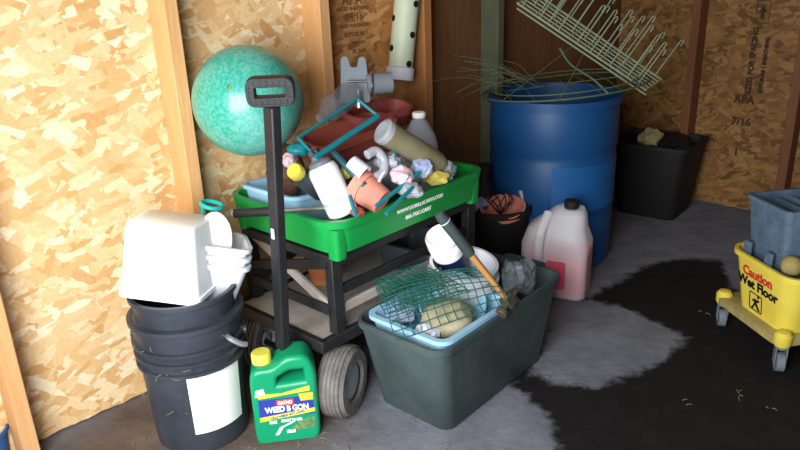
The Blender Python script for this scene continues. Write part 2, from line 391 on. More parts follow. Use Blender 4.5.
    # printed stamps on the boards
    for k, (tx, sz) in enumerate([('APA', .05), ('RATED SHEATHING', .016), ('24/16', .036), ('SIZED FOR SPACING', .015), ('EXPOSURE 1', .02), ('7/16 INCH', .014), ('PS 2-10', .02)]):
        mb = MB(); vs, fs = text_mesh(tx, sz, .0003, bold=.0006); mb.mesh(vs, fs, frame(lwall(352 + k * 1.2, 0 + k * 8.5, .0006), U, (0, 0, 1))); mb.build('stamp_lettering', 'ink', wl)
    for (x, y, tx, sz, rot) in [(752, 62, 'SIZED FOR SPACING', .034, 90), (764, 66, 'EXPOSURE 1 SHEATHING', .022, 90), (744, 100, 'APA', .05, 0), (741, 122, '7/16', .05, 0), (736, 152, '1', .05, 0)]:
        p = rwall(x, y, .0006); a = math.radians(rot); X = N * math.cos(a) + Vector((0, 0, 1)) * math.sin(a); Y = Vector((0, 0, 1)) * math.cos(a) - N * math.sin(a)
        mb = MB(); vs, fs = text_mesh(tx, sz, .0003, bold=.002); mb.mesh(vs, fs, frame(p, X, Y)); mb.build('stamp_lettering', 'ink_d', wr)
    p = rwall(763, 12, .0006)
    vs, fs = curve_mesh([[(-.03, -.05), (.03, -.05), (.03, .05), (-.03, .05)], [(-.027, -.047), (.027, -.047), (.027, .047), (-.027, .047)], [(-.008, -.03), (.008, -.03), (.008, 0), (.018, 0), (0, .03), (-.018, 0), (-.008, 0)]], .0003)
    mb = MB(); mb.mesh(vs, fs, frame(p, N, (0, 0, 1))); mb.build('stamp_arrow', 'ink_d', wr)
build_setting()

# ------------------------------------------------------------------ nested black buckets, white tubs
BK = floor(192, 457) + Vector((0, .13, 0))
def bucket_profile(h, rb, rt, ribs=True):
    def R(z): return rb + (rt - rb) * z / h
    p = [(rb - .006, 0), (rb, .006)]
    if ribs:
        for z in (h * .66, h * .74, h * .82):
            p += [(R(z), z - .005), (R(z) + .009, z - .004), (R(z) + .009, z + .004), (R(z), z + .005)]
    p += [(R(h - .012), h - .012), (rt + .008, h - .011), (rt + .008, h), (rt - .003, h), (rb - .003, .006)]
    return p
def build_buckets():
    o = thing('bucket', 'tall black ribbed bucket on the dirt floor with a blank white paper label', 'bucket', BK, 'nested black buckets')
    mb = MB(wm(o)); mb.lathe(bucket_profile(.37, .122, .139), 56); mb.build('body', 'black_bucket', o)
    # white label wrapped on the side that faces the camera's right
    mb = MB(wm(o)); n = 16; rings = []
    a0, a1 = math.radians(-82), math.radians(-18)
    def R(z): return .122 + .017 * z / .37 + .0012
    g = [[Vector((R(z) * math.cos(a0 + (a1 - a0) * k / n), R(z) * math.sin(a0 + (a1 - a0) * k / n), z)) for k in range(n + 1)] for z in (.065, .15, .24)]
    mb.loft(g, False, False, closed=False); mb.build('label', 'paper', o, label='blank white paper label')
    for sgn in (-1, 1):
        mb = MB(wm(o)); mb.cyl((sgn * .134, 0, .30), (sgn * .152, 0, .30), .012); mb.build('handle_lug', 'black_bucket', o)
    aa = math.radians(-28); d_ = Vector((math.cos(aa), math.sin(aa), 0)); t_ = Vector((-d_.y, d_.x, 0))
    mb = MB(wm(o)); mb.tube(catmull([d_ * .128 + Vector((0, 0, .318)), d_ * .150 + Vector((0, 0, .318)) - t_ * .012, d_ * .172 + t_ * .0 + Vector((0, 0, .302)), d_ * .180 + t_ * .012 + Vector((0, 0, .296))], 6), .0075, 8); mb.build('bail_end', 'steel_d', o, label='pale bent rod end')
    q = thing('bucket', 'black bucket nested inside the tall ribbed bucket, holding the white tubs', 'bucket', BK + Vector((0, 0, .062)), 'nested black buckets')
    mb = MB(wm(q)); mb.lathe(bucket_profile(.37, .112, .129), 48); mb.build('body', 'black_bucket', q)
build_buckets()

def tub(name, label, cat, m, hx, hy, h, flare, material, group=None, wall=.003, lip=.01):
    o = thing(name, label, cat, m, group)
    mb = MB(wm(o)); r = .025
    mb.rr([(hx - .004, hy - .004, r, 0), (hx, hy, r, .004), (hx + flare, hy + flare, r, h - .012), (hx + flare + lip, hy + flare + lip, r + lip, h - .011), (hx + flare + lip, hy + flare + lip, r + lip, h), (hx + flare - wall, hy + flare - wall, r, h), (hx - wall, hy - wall, r, .006)])
    mb.build('body', material, o); return o
def build_white_tubs():
    top = BK + Vector((0, 0, .40))
    # big square pail turned upside down on the bucket rim
    m = Matrix.Translation(BK + Vector((-.022, -.02, .4335))) @ Matrix.Rotation(math.radians(-10), 4, 'Z') @ Matrix.Rotation(math.radians(5), 4, 'Y') @ Matrix.Rotation(math.radians(-4), 4, 'X')
    m = m @ Matrix.Translation((0, 0, .185)) @ Matrix.Rotation(PI, 4, 'X')
    o = tub('square_pail', 'large white square pail turned upside down on the black bucket', 'pail', m, .088, .066, .185, .014, 'white', lip=.005)
    # nest of three square tubs leaning to the right
    for k in range(3):
        b = BK + Vector((.062 + .004 * k, .040 + .002 * k, .372 + k * .024))
        m = Matrix.Translation(b) @ Matrix.Rotation(math.radians(20), 4, 'Z') @ Matrix.Rotation(math.radians(17), 4, 'Y')
        tub('square_tub', ['white square tub at the bottom of the nest leaning on the bucket rim', 'white square tub in the middle of the nest leaning on the bucket rim', 'topmost white square tub of the nest leaning on the bucket rim'][k], 'tub', m, .05, .052, .12, .014, 'white_d', 'nested white square tubs', wall=.002, lip=.008)
    # curved white lid standing between them
    b = atY(215, 240, BK.y + .02)
    mm = frame(b, (0.75, .45, -.1), (.15, .1, 1))
    mb = MB(mm); pts = rounded([(-.035, -.06), (.04, -.05), (.042, .03), (.012, .075), (-.025, .066)], .035)
    vs, fs = curve_mesh([pts], .003, .003); mb.mesh(vs, fs)
    mb.build('tub_lid', 'white', origin=mm, **tg('white rounded plastic lid standing up beside the square pail', 'lid'))
    # teal loop behind
    c = atY(212, 205, BK.y + .13)
    mb = MB(); mb.tube([c + Vector((.027 * math.cos(a), .026 * math.sin(a), -.008 * math.cos(a))) for a in [2 * PI * k / 20 for k in range(20)]], .006, 8, closed=True)
    mb.tube(catmull([c + Vector((-.024, .0, .006)), c + Vector((-.03, .0, -.05)), c + Vector((-.035, -.01, -.16))]), .005, 8)
    mb.build('hand_tool_handle', 'cyan', origin=c, **tg('turquoise plastic loop handle sticking up behind the white pail', 'handle'))
build_white_tubs()

# ------------------------------------------------------------------ green weed killer jug
def build_weed_jug():
    b = floor(287, 440) + Vector((0, .045, 0))
    h = atY(285, 347, b.y).z
    o = thing('weed_killer_jug', 'green weed killer jug with yellow cap and printed label on the floor', 'jug', head(b, 8))
    W0 = wm(o)
    F = W0 @ Matrix.Scale(.80, 4, (1, 0, 0)) @ Matrix(((1, 0, 0, 0), (0, 0, -1, 0), (0, 1, 0, 0), (0, 0, 0, 1)))     # local x right, y up, z to camera
    k = h / .325
    out = [(-.088, 0), (.086, 0), (.094, .02), (.094, .245), (.078, .298), (.018, .3), (-.022, .268), (-.042, .262), (-.086, .262), (-.094, .235), (-.094, .02)]
    hole = [(-.034, .200), (.084, .206), (.08, .281), (.018, .281), (-.032, .252)]
    sc = lambda ps: [(x, y * k) for x, y in ps]
    vs, fs = curve_mesh([rounded(sc(out), .02), rounded(sc(hole), .012)], .032, .014, 4)
    mb = MB(F); mb.mesh(vs, fs); mb.build('body', 'jug', o, ang=50)
    mb = MB(W0); c = Vector((-.052, 0, .266 * k)); mb.lathe([(.022, 0), (.022, .012), (.026, .012), (.026, .036), (.023, .04)], 24, Matrix.Translation(c)); mb.build('cap', 'yellow_cap', o, label='yellow screw cap')
    zf = .0465
    def slab(pts, mt, dz, nm, lab=None):
        vs, fs = curve_mesh([[(x * 1.16 - .008, y + .012) for x, y in sc(pts)]], .0005); mb = MB(F @ Matrix.Translation((0, 0, zf + dz))); mb.mesh(vs, fs); p = mb.build(nm, mt, o, flat=True)
        if lab: p['label'] = lab
        return p
    slab([(-.072, .19), (-.05, .195), (-.045, .165), (-.075, .165)], 'lab_wht', 0, 'label_patch')
    slab([(-.066, .158), (.078, .172), (.078, .19), (.0, .172), (-.066, .174)], 'lab_yel', .0006, 'label_band')
    slab([(-.068, .082), (.086, .082), (.086, .152), (-.068, .152)], 'lab_blue', 0, 'label_panel', 'blue label panel')
    slab([(-.018, .124), (.03, .124), (.03, .148), (-.018, .148)], 'lab_red', .0012, 'label_badge', 'red maker badge')
    slab([(.05, .136), (.086, .136), (.086, .164), (.045, .164)], 'lab_or', .0012, 'label_flash')
    slab([(-.068, .07), (.088, .09), (.088, .104), (-.068, .086)], 'lab_yel', .0012, 'label_band')
    slab([(.01, .018), (.086, .03), (.086, .068), (.045, .06)], 'lab_dgrn', .0006, 'label_picture')
    slab([(-.03, .012), (-.016, .04), (.02, .058), (.03, .058), (-.005, .04), (-.02, .012)], 'lab_wht', .0006, 'label_swoosh')
    for tx, sz, x, y, sp in [('WEED B GON', .0235, .004, .112 * k, .95), ('MAX', .011, -.045, .064 * k, 1), ('READY TO USE', .010, .015, .066 * k, 1), ('KILLS', .012, .01, .022 * k, 1)]:
        mb = MB(F); vs, fs = text_mesh(tx, sz, .0004, space=sp, bold=.0009); mb.mesh(vs, fs, Matrix.Translation((x, y + .012, zf + .0022))); mb.build('lettering', 'lab_wht', o, flat=True)
    mb = MB(F); vs, fs = text_mesh('ORTHO', .013, .0004, bold=.0005); mb.mesh(vs, fs, Matrix.Translation((-.001, .136 * k + .012, zf + .0022)))
    mb.build('lettering', 'lab_wht', o, flat=True)
    mb = MB(F); vs, fs = text_mesh('KILLS WEEDS NOT LAWN', .0095, .0004, bold=.0003); mb.mesh(vs, fs, Matrix.Translation((.004, .0875 * k + .012, zf + .0022)) @ Matrix.Rotation(math.radians(6.5), 4, 'Z')); mb.build('lettering', 'lab_blue', o, flat=True)
build_weed_jug()

# ------------------------------------------------------------------ garden cart
CC = Vector((-.113, 2.040, 0)); CANG = 47.2
CM = head(CC, CANG); CX = CM.to_3x3() @ Vector((1, 0, 0)); CY = CM.to_3x3() @ Vector((0, 1, 0))
def cl(lx, ly, z): return CM @ Vector((lx, ly, z))
HL, HW, ZR, ZB = .325, .232, .58, .482
def cx_plane(x, y, lx): return onplane(x, y, cl(lx, 0, 0), CX)
def cy_plane(x, y, ly): return onplane(x, y, cl(0, ly, 0), CY)
def loc(p): return CM.inverted() @ Vector(p)
def build_cart():
    o = thing('garden_cart', 'black steel garden cart carrying a long green tray of junk', 'cart', CM)
    mb = MB(CM)
    mb.rr([(HL - .024, HW - .024, .05, ZB), (HL - .016, HW - .016, .055, ZB + .004), (HL - .006, HW - .006, .06, ZR - .022), (HL + .004, HW + .004, .065, ZR - .02), (HL + .006, HW + .006, .066, ZR), (HL - .008, HW - .008, .06, ZR), (HL - .014, HW - .014, .055, ZR - .02), (HL - .028, HW - .028, .05, ZB + .005)], 8)
    tr = mb.build('tray', 'tray', o, label='green plastic tray')
    # corner bosses and lettering on the long side
    for sx in (-1, 1):
        for sy in (-1, 1): mb = MB(CM); mb.rr([(.02, .02, .012, ZB - .012), (.024, .024, .014, ZR - .024)], 4, Matrix.Translation((sx * (HL - .036), sy * (HW - .036), 0))); mb.build('corner_boss', 'tray', tr)
    for tx, sz, (px, py) in [('WWW.GORILLACARTS.COM', .0155, (420, 203.5)), ('866-TGC-CART', .0165, (418, 212.5))]:
        p = cy_plane(px, py, -(HW - .008)); n_ = Vector((0, 0, 1))
        mb = MB(); vs, fs = text_mesh(tx, sz, .0006, bold=.0004); mb.mesh(vs, fs, frame(p - CY * .003, CX, n_ - CY * .10)); mb.build('lettering', 'lab_wht', tr, flat=True)
    # frame
    zd = .25
    px, py = HL - .03, HW - .05
    fr = [(-px, -py), (-px, py), (px, -py), (px, py)]
    for x, y in fr:
        mb = MB(CM); mb.box((x, y, (zd + ZB - .012) / 2), (.036, .03, ZB - .012 - zd)); mb.build('post', 'frame', o, bevel=.003)
    mb = MB(CM)
    for z, hgt in ((ZB - .02, .025),):
        mb.box((-px, 0, z), (.028, 2 * py, hgt)); mb.box((px, 0, z), (.028, 2 * py, hgt)); mb.box((0, -py, z), (2 * px, .028, hgt)); mb.box((0, py, z), (2 * px, .028, hgt))
    mb.build('top_rail', 'frame', o, bevel=.002)
    for (a, b_, m_) in [((-px, py, .46), (-px, -py, .30), 'dusty'), ((-px, py, .36), (-px, -py, .455), 'frame'),
                        ((-px, -py, .315), (px, -py, .315), 'dusty'), ((-px, -py, .37), (px, -py, .37), 'frame'), ((-px, py, .315), (-px, -py, .315), 'frame'), ((-px, py, .30), (px, py, .45), 'frame'), ((-px, py, .45), (px, py, .30), 'frame'), ((px, -py, .3), (px, py, .45), 'frame')]:
        mb = MB(); off = -CX * .012 if m_ == 'frame' else CX * .004
        mb.bar(cl(*a) + off, cl(*b_) + off, .012, .028); mb.build('brace', m_, o, bevel=.002)
    mb = MB(CM); mb.rr([(HL + .03, HW - .045, .015, zd - .012), (HL + .03, HW - .045, .015, zd - .002)], 3); mb.build('deck', 'dusty', o, ang=30, label='dusty grey steel deck')
    mb = MB(CM); ex, ey = HL + .035, HW - .042
    for sy in (-1, 1): mb.box((0, sy * ey, zd - .015), (2 * ex, .02, .035))
    for sx in (-1, 1): mb.box((sx * ex, 0, zd - .015), (.02, 2 * ey + .02, .035))
    mb.build('deck_frame', 'frame', o, bevel=.003)
    # axles and wheels
    for sx in (-1, 1):
        axx = sx * .30
        mb = MB(CM); mb.cyl((axx, -.18, .102), (axx, .18, .102), .009); mb.box((axx, 0, .17), (.03, .12, .125)); mb.build('axle', 'frame', o)
        for sy in (-1, 1):
            c = Matrix.Translation(cl(axx, sy * .19, .102)) @ Matrix.Rotation(math.radians(24 if sx < 0 else 0), 4, 'Z') @ CM.to_3x3().to_4x4() @ Matrix.Rotation(PI / 2 * -sy, 4, 'X').inverted()
            # local z points outwards
            mb = MB(c); R, w = .102, .040; prof = []
            prof += [(.052, -w + .006), (.062, -w), (.09, -w), (R - .006, -w + .010)]
            for q in (-.024, -.012, 0, .012, .024):
                prof += [(R - .001, q - .0045), (R, q - .003), (R, q + .003), (R - .001, q + .0045), (R - .005, q + .0055)]
            prof += [(R - .006, w - .010), (.09, w), (.062, w), (.052, w - .006), (.05, 0)]
            mb.lathe(prof, 48, cap0=False, cap1=False); t = mb.build('wheel', 'tyre', o, ang=30)
            mb = MB(c); mb.lathe([(.054, -.028), (.054, .030), (.05, .031), (.046, .012), (.024, .008), (.022, .03), (.01, .032), (.01, -.02), (.05, -.024)], 32); mb.build('hub', 'hubm', t, label='silver wheel hub')
    # pull handle standing upright at the near end
    foot = cx_plane(283, 348, -.44); foot = cl(-.44, loc(foot).y, max(.12, loc(foot).z)); topp = cx_plane(271, 92, -.47)
    mb = MB(); mb.bar(foot, topp.lerp(foot, .045), .034, .026, CX); h = mb.build('pull_handle', 'frame', o, bevel=.004)
    mb = MB(); mb.bar(foot, cl(-.355, loc(foot).y, .2), .03, .02); mb.build('hinge', 'frame', h)
    mb = MB(); q = frame(topp.lerp(foot, .155) - Vector((.012, .03, 0)), (1, 0.1, 0), (0, 0, 1)); mb.box((0, 0, 0), (.008, .001, .004), q)
    sp = cx_plane(278, 232, -.458); mb = MB(); mb.box((0, 0, 0), (.010, .026, .002), frame(sp - CX * .016, -CY, (0, 0, 1))); mb.build('sticker', 'lab_wht', h)
    # ribbed D grip
    gc = topp + Vector((0, 0, 0))
    G = frame(cx_plane(270.5, 91, -.47), Vector((1, .06, 0)), Vector((0, -.12, 1)))
    w2, h2 = .056, .033
    vs, fs = curve_mesh([rounded([(-w2, -h2), (w2, -h2), (w2, h2), (-w2, h2)], .022, 5), rounded([(-.039, -.0155), (.039, -.0155), (.039, .0155), (-.039, .0155)], .006, 3)], .014, .003)
    G = G @ Matrix.Scale(.9, 4); mb = MB(G); mb.mesh(vs, fs); g = mb.build('grip', 'frame', h, label='black ribbed loop grip')
    mb = MB(G)
    for i in range(6):
        for sy in (-1, 1): mb.box((-.038 + i * .0152, sy * .0245, .0175), (.003, .014, .004))
    for sx in (-1, 1):
        for j in (-1, 0, 1): mb.box((sx * .048, j * .012, .0175), (.013, .003, .004))
    vs, fs = curve_mesh([rounded([(-w2, -h2), (w2, -h2), (w2, h2), (-w2, h2)], .022, 5), rounded([(-w2 + .005, -h2 + .005), (w2 - .005, -h2 + .005), (w2 - .005, h2 - .005), (-w2 + .005, h2 - .005)], .018, 5)], .002); mb.mesh(vs, fs, Matrix.Translation((0, 0, .0175)))
    vs, fs = curve_mesh([rounded([(-.042, -.0185), (.042, -.0185), (.042, .0185), (-.042, .0185)], .007, 3), rounded([(-.039, -.0155), (.039, -.0155), (.039, .0155), (-.039, .0155)], .006, 3)], .002); mb.mesh(vs, fs, Matrix.Translation((0, 0, .0175)))
    mb.build('grip_rib', 'frame', g)
build_cart()

# things on the lower deck, seen through the frame
def build_deck_items():
    p = cl(-.1, .10, .25); mb = MB(); mb.lathe([(.035, 0), (.045, .06), (.052, .06), (.053, .08), (.048, .08), (.042, .06), (.032, .006)], 32, Matrix.Translation(p)); mb.build('clay_pot', 'orange_pot', origin=p, **tg('orange clay flower pot on the deck under the green tray', 'flower pot'))
    m = head(cl(.2, -.06, .25), CANG + 4)
    tub('storage_box', 'dark open box on the cart deck under the far end of the tray', 'box', m, .085, .11, .09, .01, 'grey_d')
build_deck_items()

# ------------------------------------------------------------------ junk in the green tray
def lathed(name, label, cat, p, q, prof, material, n=28, group=None):
    m = axis(p, q); mb = MB(m); mb.lathe(prof, n); return mb.build(name, material, origin=m, **tg(label, cat, group))
def build_tray_items():
    # pale blue tub at the near corner against the wall side
    m = head(cl(-.175, .085, ZB + .016), CANG) @ Matrix.Rotation(math.radians(3), 4, 'Y')
    o = tub('shallow_tub', 'pale blue shallow tub in the near corner of the green tray behind the pull handle', 'tub', m, .105, .105, .10, .012, 'ltblue')
    # brown rag heap and black sack in the pale tub and around
    for k, (lx, ly, z, s, mt, lb) in enumerate([(-.185, .125, .625, (.055, .055, .085), 'brown', 'brown rag bundled in the pale blue tub under the green ball'), (-.07, .0, .59, (.07, .10, .065), 'grey_d', 'dark crumpled cloth behind the white spray can'), (.10, .05, .58, (.15, .12, .07), 'greybag', 'grey plastic sack crumpled under the dusty brown bottle'), (.25, .0, .555, (.05, .12, .05), 'brown', 'brown rag at the far end of the green tray')]):
        p = cl(lx, ly, z); mb = MB(); blob(mb, p, s, k + 3, .28, 2.6); mb.build('rag' if mt in ('brown', 'grey_d') else 'plastic_sack', mt, origin=p - Vector((0, 0, s[2])), ang=60, **tg(lb, 'rag' if mt != 'greybag' else 'bag'))
    # white spray can
    b = floor(344, 214, .575); t = atY(319.5, 163, b.y + .015)
    o = thing('spray_bottle', 'white spray bottle with grey trigger leaning in the tray beside the terracotta pot', 'bottle', axis(b, t))
    L = (t - b).length; r = .040
    mb = MB(wm(o)); mb.lathe([(r - .006, 0), (r, .006), (r, L - .022), (r - .004, L - .010), (.022, L)], 36); mb.build('body', 'white', o)
    mb = MB(wm(o)); mb.lathe([(.033, L - .006), (.030, L + .004), (.016, L + .012), (.015, L + .024)], 20); mb.build('collar', 'grey', o, label='grey collar')
    e = Vector((0, 0, L + .028)); mb = MB(wm(o)); mb.box(e, (.026, .026, .020)); mb.tube([e + Vector((-.005, 0, 0)), e + Vector((-.028, 0, .0)), e + Vector((-.038, 0, -.018))], .006, 6); mb.tube([e, e + Vector((.026, 0, .004))], .009, 6)
    mb.build('trigger', 'grey_d', o, bevel=.002)
    # green and grey scribbled print at the foot of the can
    n = 8; mb = MB(wm(o)); g = [[Vector(((r + .0008) * math.cos(a), (r + .0008) * math.sin(a), z)) for a in [math.radians(200 + 14 * k) for k in range(n)]] for z in (.008, .022)]
    mb.loft(g, False, False, closed=False); mb.build('label', 'lab_wht', o)
    # dark bottle with yellow cap
    a = atY(296, 172, b.y - .02); c = atY(318, 190, b.y + .10)
    o = thing('capped_bottle', 'dark bottle with round yellow cap lying beside the white spray bottle', 'bottle', axis(c, a)); l = (a - c).length
    mb = MB(wm(o)); mb.lathe([(.022, -.02), (.026, -.012), (.026, l - .05), (.014, l - .025), (.012, l - .008)], 24); mb.build('body', 'grey_d', o)
    mb = MB(wm(o)); mb.lathe([(.019, l - .014), (.022, l - .01), (.022, l + .008), (.018, l + .014)], 24); mb.build('cap', 'yellow_cap', o, label='yellow round cap')
    # terracotta pot on its side
    c = floor(370, 196, .615); rim = atY(357, 184, c.y + .02); bs = atY(383, 202, c.y - .02)
    m = axis(bs, rim); l = (rim - bs).length
    o = thing('flower_pot', 'small terracotta flower pot lying on its side at the tray edge', 'flower pot', m); mb = MB(m)
    mb.lathe([(.033, 0), (.035, .002), (.043, l - .028), (.048, l - .028), (.05, l), (.044, l), (.04, l - .02), (.031, .004)], 36); mb.build('body', 'terra', o)
    # long red brown planter trough
    P1 = atY(309, 148, 1.93); P2 = atY(386, 111, 2.14)
    ax = P2 - P1; ax.z *= .55; L = ax.length; mid = (P1 + P2) / 2
    up = Vector((-.25, -.42, .88)); m = frame(mid, ax, up.cross(ax))
    o = thing('planter_trough', 'long terracotta-coloured planter trough tilted on top of the tray pile', 'planter', m @ Matrix.Translation((0, 0, -.09)))
    mb = MB(m); mb.rr([(L / 2 - .02, .038, .03, -.10), (L / 2 - .016, .042, .032, -.096), (L / 2 - .004, .056, .04, -.022), (L / 2 + .006, .066, .045, -.022), (L / 2 + .008, .068, .046, 0), (L / 2 - .004, .056, .04, 0), (L / 2 - .02, .038, .03, -.094)], 6)
    mb.build('body', 'terra_d', o)
    P1 = atY(352, 112, 2.10); P2 = atY(402, 100, 2.22); ax = P2 - P1; ax.z = 0; L = ax.length + .04; mid = (P1 + P2) / 2 + Vector((0, 0, -.005)); m = frame(mid, ax, Vector((-.3, -.5, .8)).cross(ax))
    o = thing('planter_trough', 'dark red planter trough behind the terracotta-coloured one, below the white pipe', 'planter', m @ Matrix.Translation((0, 0, -.07)))
    mb = MB(m); mb.rr([(L / 2 - .02, .034, .03, -.08), (L / 2 - .004, .046, .04, -.02), (L / 2 + .004, .052, .044, -.02), (L / 2 + .004, .052, .044, 0), (L / 2 - .006, .044, .04, 0), (L / 2 - .022, .03, .03, -.075)], 5); mb.build('body', 'terra_r', o)
    # dusty olive bottle, base to the camera
    a = atY(383, 131, 1.86); c = atY(452, 174, 1.98)
    m = axis(a, c); L = (c - a).length
    o = thing('drink_bottle', 'dusty olive-brown plastic bottle lying with its clear base toward the left', 'bottle', m)
    mb = MB(m); mb.lathe([(.03, .004), (.036, .010), (.037, .03), (.035, .06), (.037, .09), (.037, L - .075), (.028, L - .045), (.014, L - .022), (.013, L)], 28); mb.build('body', 'olive', o)
    mb = MB(m); mb.lathe([(.012, -.004), (.026, -.006), (.036, .0), (.0375, .012), (.0365, .0125), (.024, .0), (.012, .002)], 28); mb.build('base', 'clear_w', o, label='pale scuffed bottle base')
    # cloudy gallon jug at the back
    t = atY(415, 113, 2.16); base = Vector((t.x + .012, t.y, ZB + .02))
    h = t.z - base.z; o = thing('water_jug', 'cloudy plastic jug with white cap standing behind the olive bottle', 'jug', base); m = wm(o)
    mb = MB(m); mb.rr([(.05, .05, .02, 0), (.056, .056, .024, .006), (.056, .056, .024, h * .62), (.05, .05, .03, h * .72), (.026, .026, .025, h * .9), (.018, .018, .0179, h * .93), (.018, .018, .0179, h - .012)], 5); mb.build('body', 'clear_w', o)
    mb = MB(m); mb.lathe([(.02, h - .014), (.021, h - .012), (.021, h), (.018, h + .003)], 20); mb.build('cap', 'white', o, label='white cap')
    # clear bottle lying on the trough
    a = atY(322, 116, 1.90); c = atY(352, 92, 2.06); m = axis(a, c); L = (c - a).length
    o = thing('drink_bottle', 'clear plastic bottle lying across the near end of the planter trough', 'bottle', m)
    mb = MB(m); mb.lathe([(.012, -.016), (.013, .0), (.034, .035), (.037, .06), (.036, .09), (.037, L - .02), (.032, L)], 24); mb.build('body', 'clear', o)
    # grey bracket with sleeve
    c = atY(354, 80, 2.12); G = frame(c, (1, .15, -.04), (.0, .25, 1))
    pts = [(-.042, -.066), (.044, -.066), (.040, -.01), (.034, .064), (.018, .064), (.012, .034), (-.012, .034), (-.018, .066), (-.034, .066), (-.038, -.01)]
    o = thing('pump_bracket', 'grey plastic bracket with a round grey sleeve on top of the tray pile', 'bracket', G @ Matrix.Translation((0, -.066, 0)))
    vs, fs = curve_mesh([rounded(pts, .008, 3)], .012, .003); mb = MB(G); mb.mesh(vs, fs); mb.build('plate', 'grey', o)
    mb = MB(G); mb.cyl((.034, -.014, .0), (.112, -.008, -.01), .032, .032, 28); mb.build('sleeve', 'grey', o, label='dark grey round sleeve')
    mb = MB(G); mb.cyl((-.02, -.006, .022), (.045, -.006, .022), .004); mb.tube([(.05 + .0 * math.cos(q), -.012 + .032 * math.sin(q), .0 + .036 * math.cos(q)) for q in [2 * PI * k / 20 for k in range(20)]], .004, 6, closed=True); mb.build('clamp', 'steel', o, label='bright metal clamp')
    mb = MB(G); mb.lathe([(.012, 0), (.015, .02), (.009, .03), (.009, .05)], 14, Matrix.Translation((.01, -.085, .022)) @ Matrix.Rotation(-PI / 2, 4, 'X')); mb.build('fitting', 'steel', o)
    # teal frame
    q = [atY(298, 138, 1.76), atY(357, 99, 1.92), atY(378, 116, 1.90), atY(316, 157, 1.74)]
    mb = MB(); mb.tube([q[0], q[1]], .0045, 8); mb.tube([q[1], q[2]], .0045, 8); mb.tube([q[3], q[2]], [.008, .008], 8); mb.tube([q[0], q[3]], .0045, 8)
    mb.build('metal_stand', 'teal', origin=q[3], **tg('teal metal stand of long thin bars across the planter trough', 'stand'))
    p = atY(299, 149, 1.79); mb = MB(); blob(mb, p, (.03, .03, .018), 5, .2, 2.0); mb.build('plastic_scoop', 'teal', origin=p, ang=60, **tg('teal plastic scoop below the left end of the teal bars', 'scoop'))
    # dark teal tube, pale stick, teal sticks
    def stick(name, x0, y0, x1, y1, Ya, Yb, r, mt, lab, cat='stick', grp=None, n=8):
        a, c = atY(x0, y0, Ya), atY(x1, y1, Yb); mb = MB(); mb.cyl(a, c, r, None, n); mb.build(name, mt, origin=a, **tg(lab, cat, grp))
    stick('plastic_tube', 333, 152, 365, 186, 1.80, 1.74, .010, 'teal_d', 'dark teal tube beside the white spray bottle', 'tube')
    stick('plant_marker', 379, 181, 395, 153, 1.76, 1.86, .004, 'paper', 'pale thin stick standing in the tray pile', 'marker')
    for k, (x0, y0, x1, y1, Ya, Yb) in enumerate([(386, 214, 413, 187, 1.66, 1.76), (376, 206, 420, 172, 1.70, 1.82), (393, 152, 408, 178, 1.86, 1.80), (350, 196, 356, 216, 1.66, 1.60)]):
        stick('garden_stake', x0, y0, x1, y1, Ya, Yb, .0055, 'teal', ['teal stake lowest along the tray edge, right of the terracotta pot', 'teal stake running up to the blue-white packet', 'teal stake slanting down beneath the olive bottle', 'short teal stake between white spray bottle and terracotta pot'][k], 'stake', 'teal garden stakes in the tray')
    # white cup with print, grey hose loop
    a = atY(351, 162, 1.78); c = atY(365, 174, 1.76); m = axis(a, c); o = thing('paper_cup', 'small white printed cup lying above the terracotta pot', 'cup', m); L = (c - a).length
    mb = MB(m); mb.lathe([(.020, 0), (.021, .002), (.024, L), (.022, L), (.018, .004)], 24); mb.build('body', 'white_d', o)
    c0 = atY(374, 164, 1.80); mb = MB(); mb.tube(catmull([atY(367, 155, 1.80), atY(376, 151, 1.82), atY(384, 160, 1.82), atY(383, 172, 1.80), atY(374, 178, 1.78)], 6), .013, 10); mb.build('hose_piece', 'greybag', origin=c0, **tg('short grey corrugated hose curled beside the printed cup', 'hose'))
    # film packets
    for k, (x, y, Y, s, mt, nm, lb) in enumerate([(402, 176, 1.80, (.032, .03, .026), 'pinkbag', 'seed_packet', 'pink and white crumpled packet in the middle of the tray'), (421, 168, 1.88, (.032, .03, .026), 'bluebag', 'seed_packet', 'blue and white crumpled packet near the tray edge'), (388, 162, 1.84, (.035, .03, .02), 'greybag', 'seed_packet', 'grey film packet under the pale stick'), (437, 178, 1.90, (.035, .02, .02), 'yellow', 'sponge', 'yellow scrap just inside the long tray edge'), (346, 172, 1.80, (.016, .02, .02), 'yellow', 'sponge', 'yellow scrap between spray bottle and dark tube'), (398, 156, 1.90, (.03, .02, .018), 'pinkbag', 'seed_packet', 'pink packet half under the olive bottle'), (342, 190, 1.78, (.018, .02, .018), 'bluebag', 'seed_packet', 'small blue packet right of the white spray bottle'), (358, 212, 1.68, (.018, .02, .012), 'terra_d', 'seed_packet', 'pink scrap under the terracotta pot'), (445, 170, 1.96, (.03, .03, .03), 'clear_w', 'plastic_cup', 'crumpled clear cup at the far end of the tray'), (290, 160, 1.86, (.02, .03, .02), 'pinkbag', 'seed_packet', 'dull pink scrap beneath the teal scoop'), (410, 190, 1.78, (.035, .03, .02), 'greybag', 'seed_packet', 'grey film packet against the long tray edge')]):
        p = atY(x, y, Y); mb = MB(); blob(mb, p, s, k + 11, .3, 1.8); mb.build(nm, mt, origin=p - Vector((0, 0, s[2])), ang=25, **tg(lb, nm.replace('_', ' ')))
    # garden tool with black grip across the near rim
    a = cx_plane(234, 213.5, -.41); b_ = cx_plane(285, 210.5, -.352); c = cx_plane(322, 206, -.27)
    b_ = Vector(b_); b_.z = max(b_.z, ZR + .012)
    c = b_ + (b_ - a).normalized() * .12
    o = thing('hand_trowel', 'hand tool with black grip and steel shaft lying across the near tray rim', 'hand tool', axis(a, c))
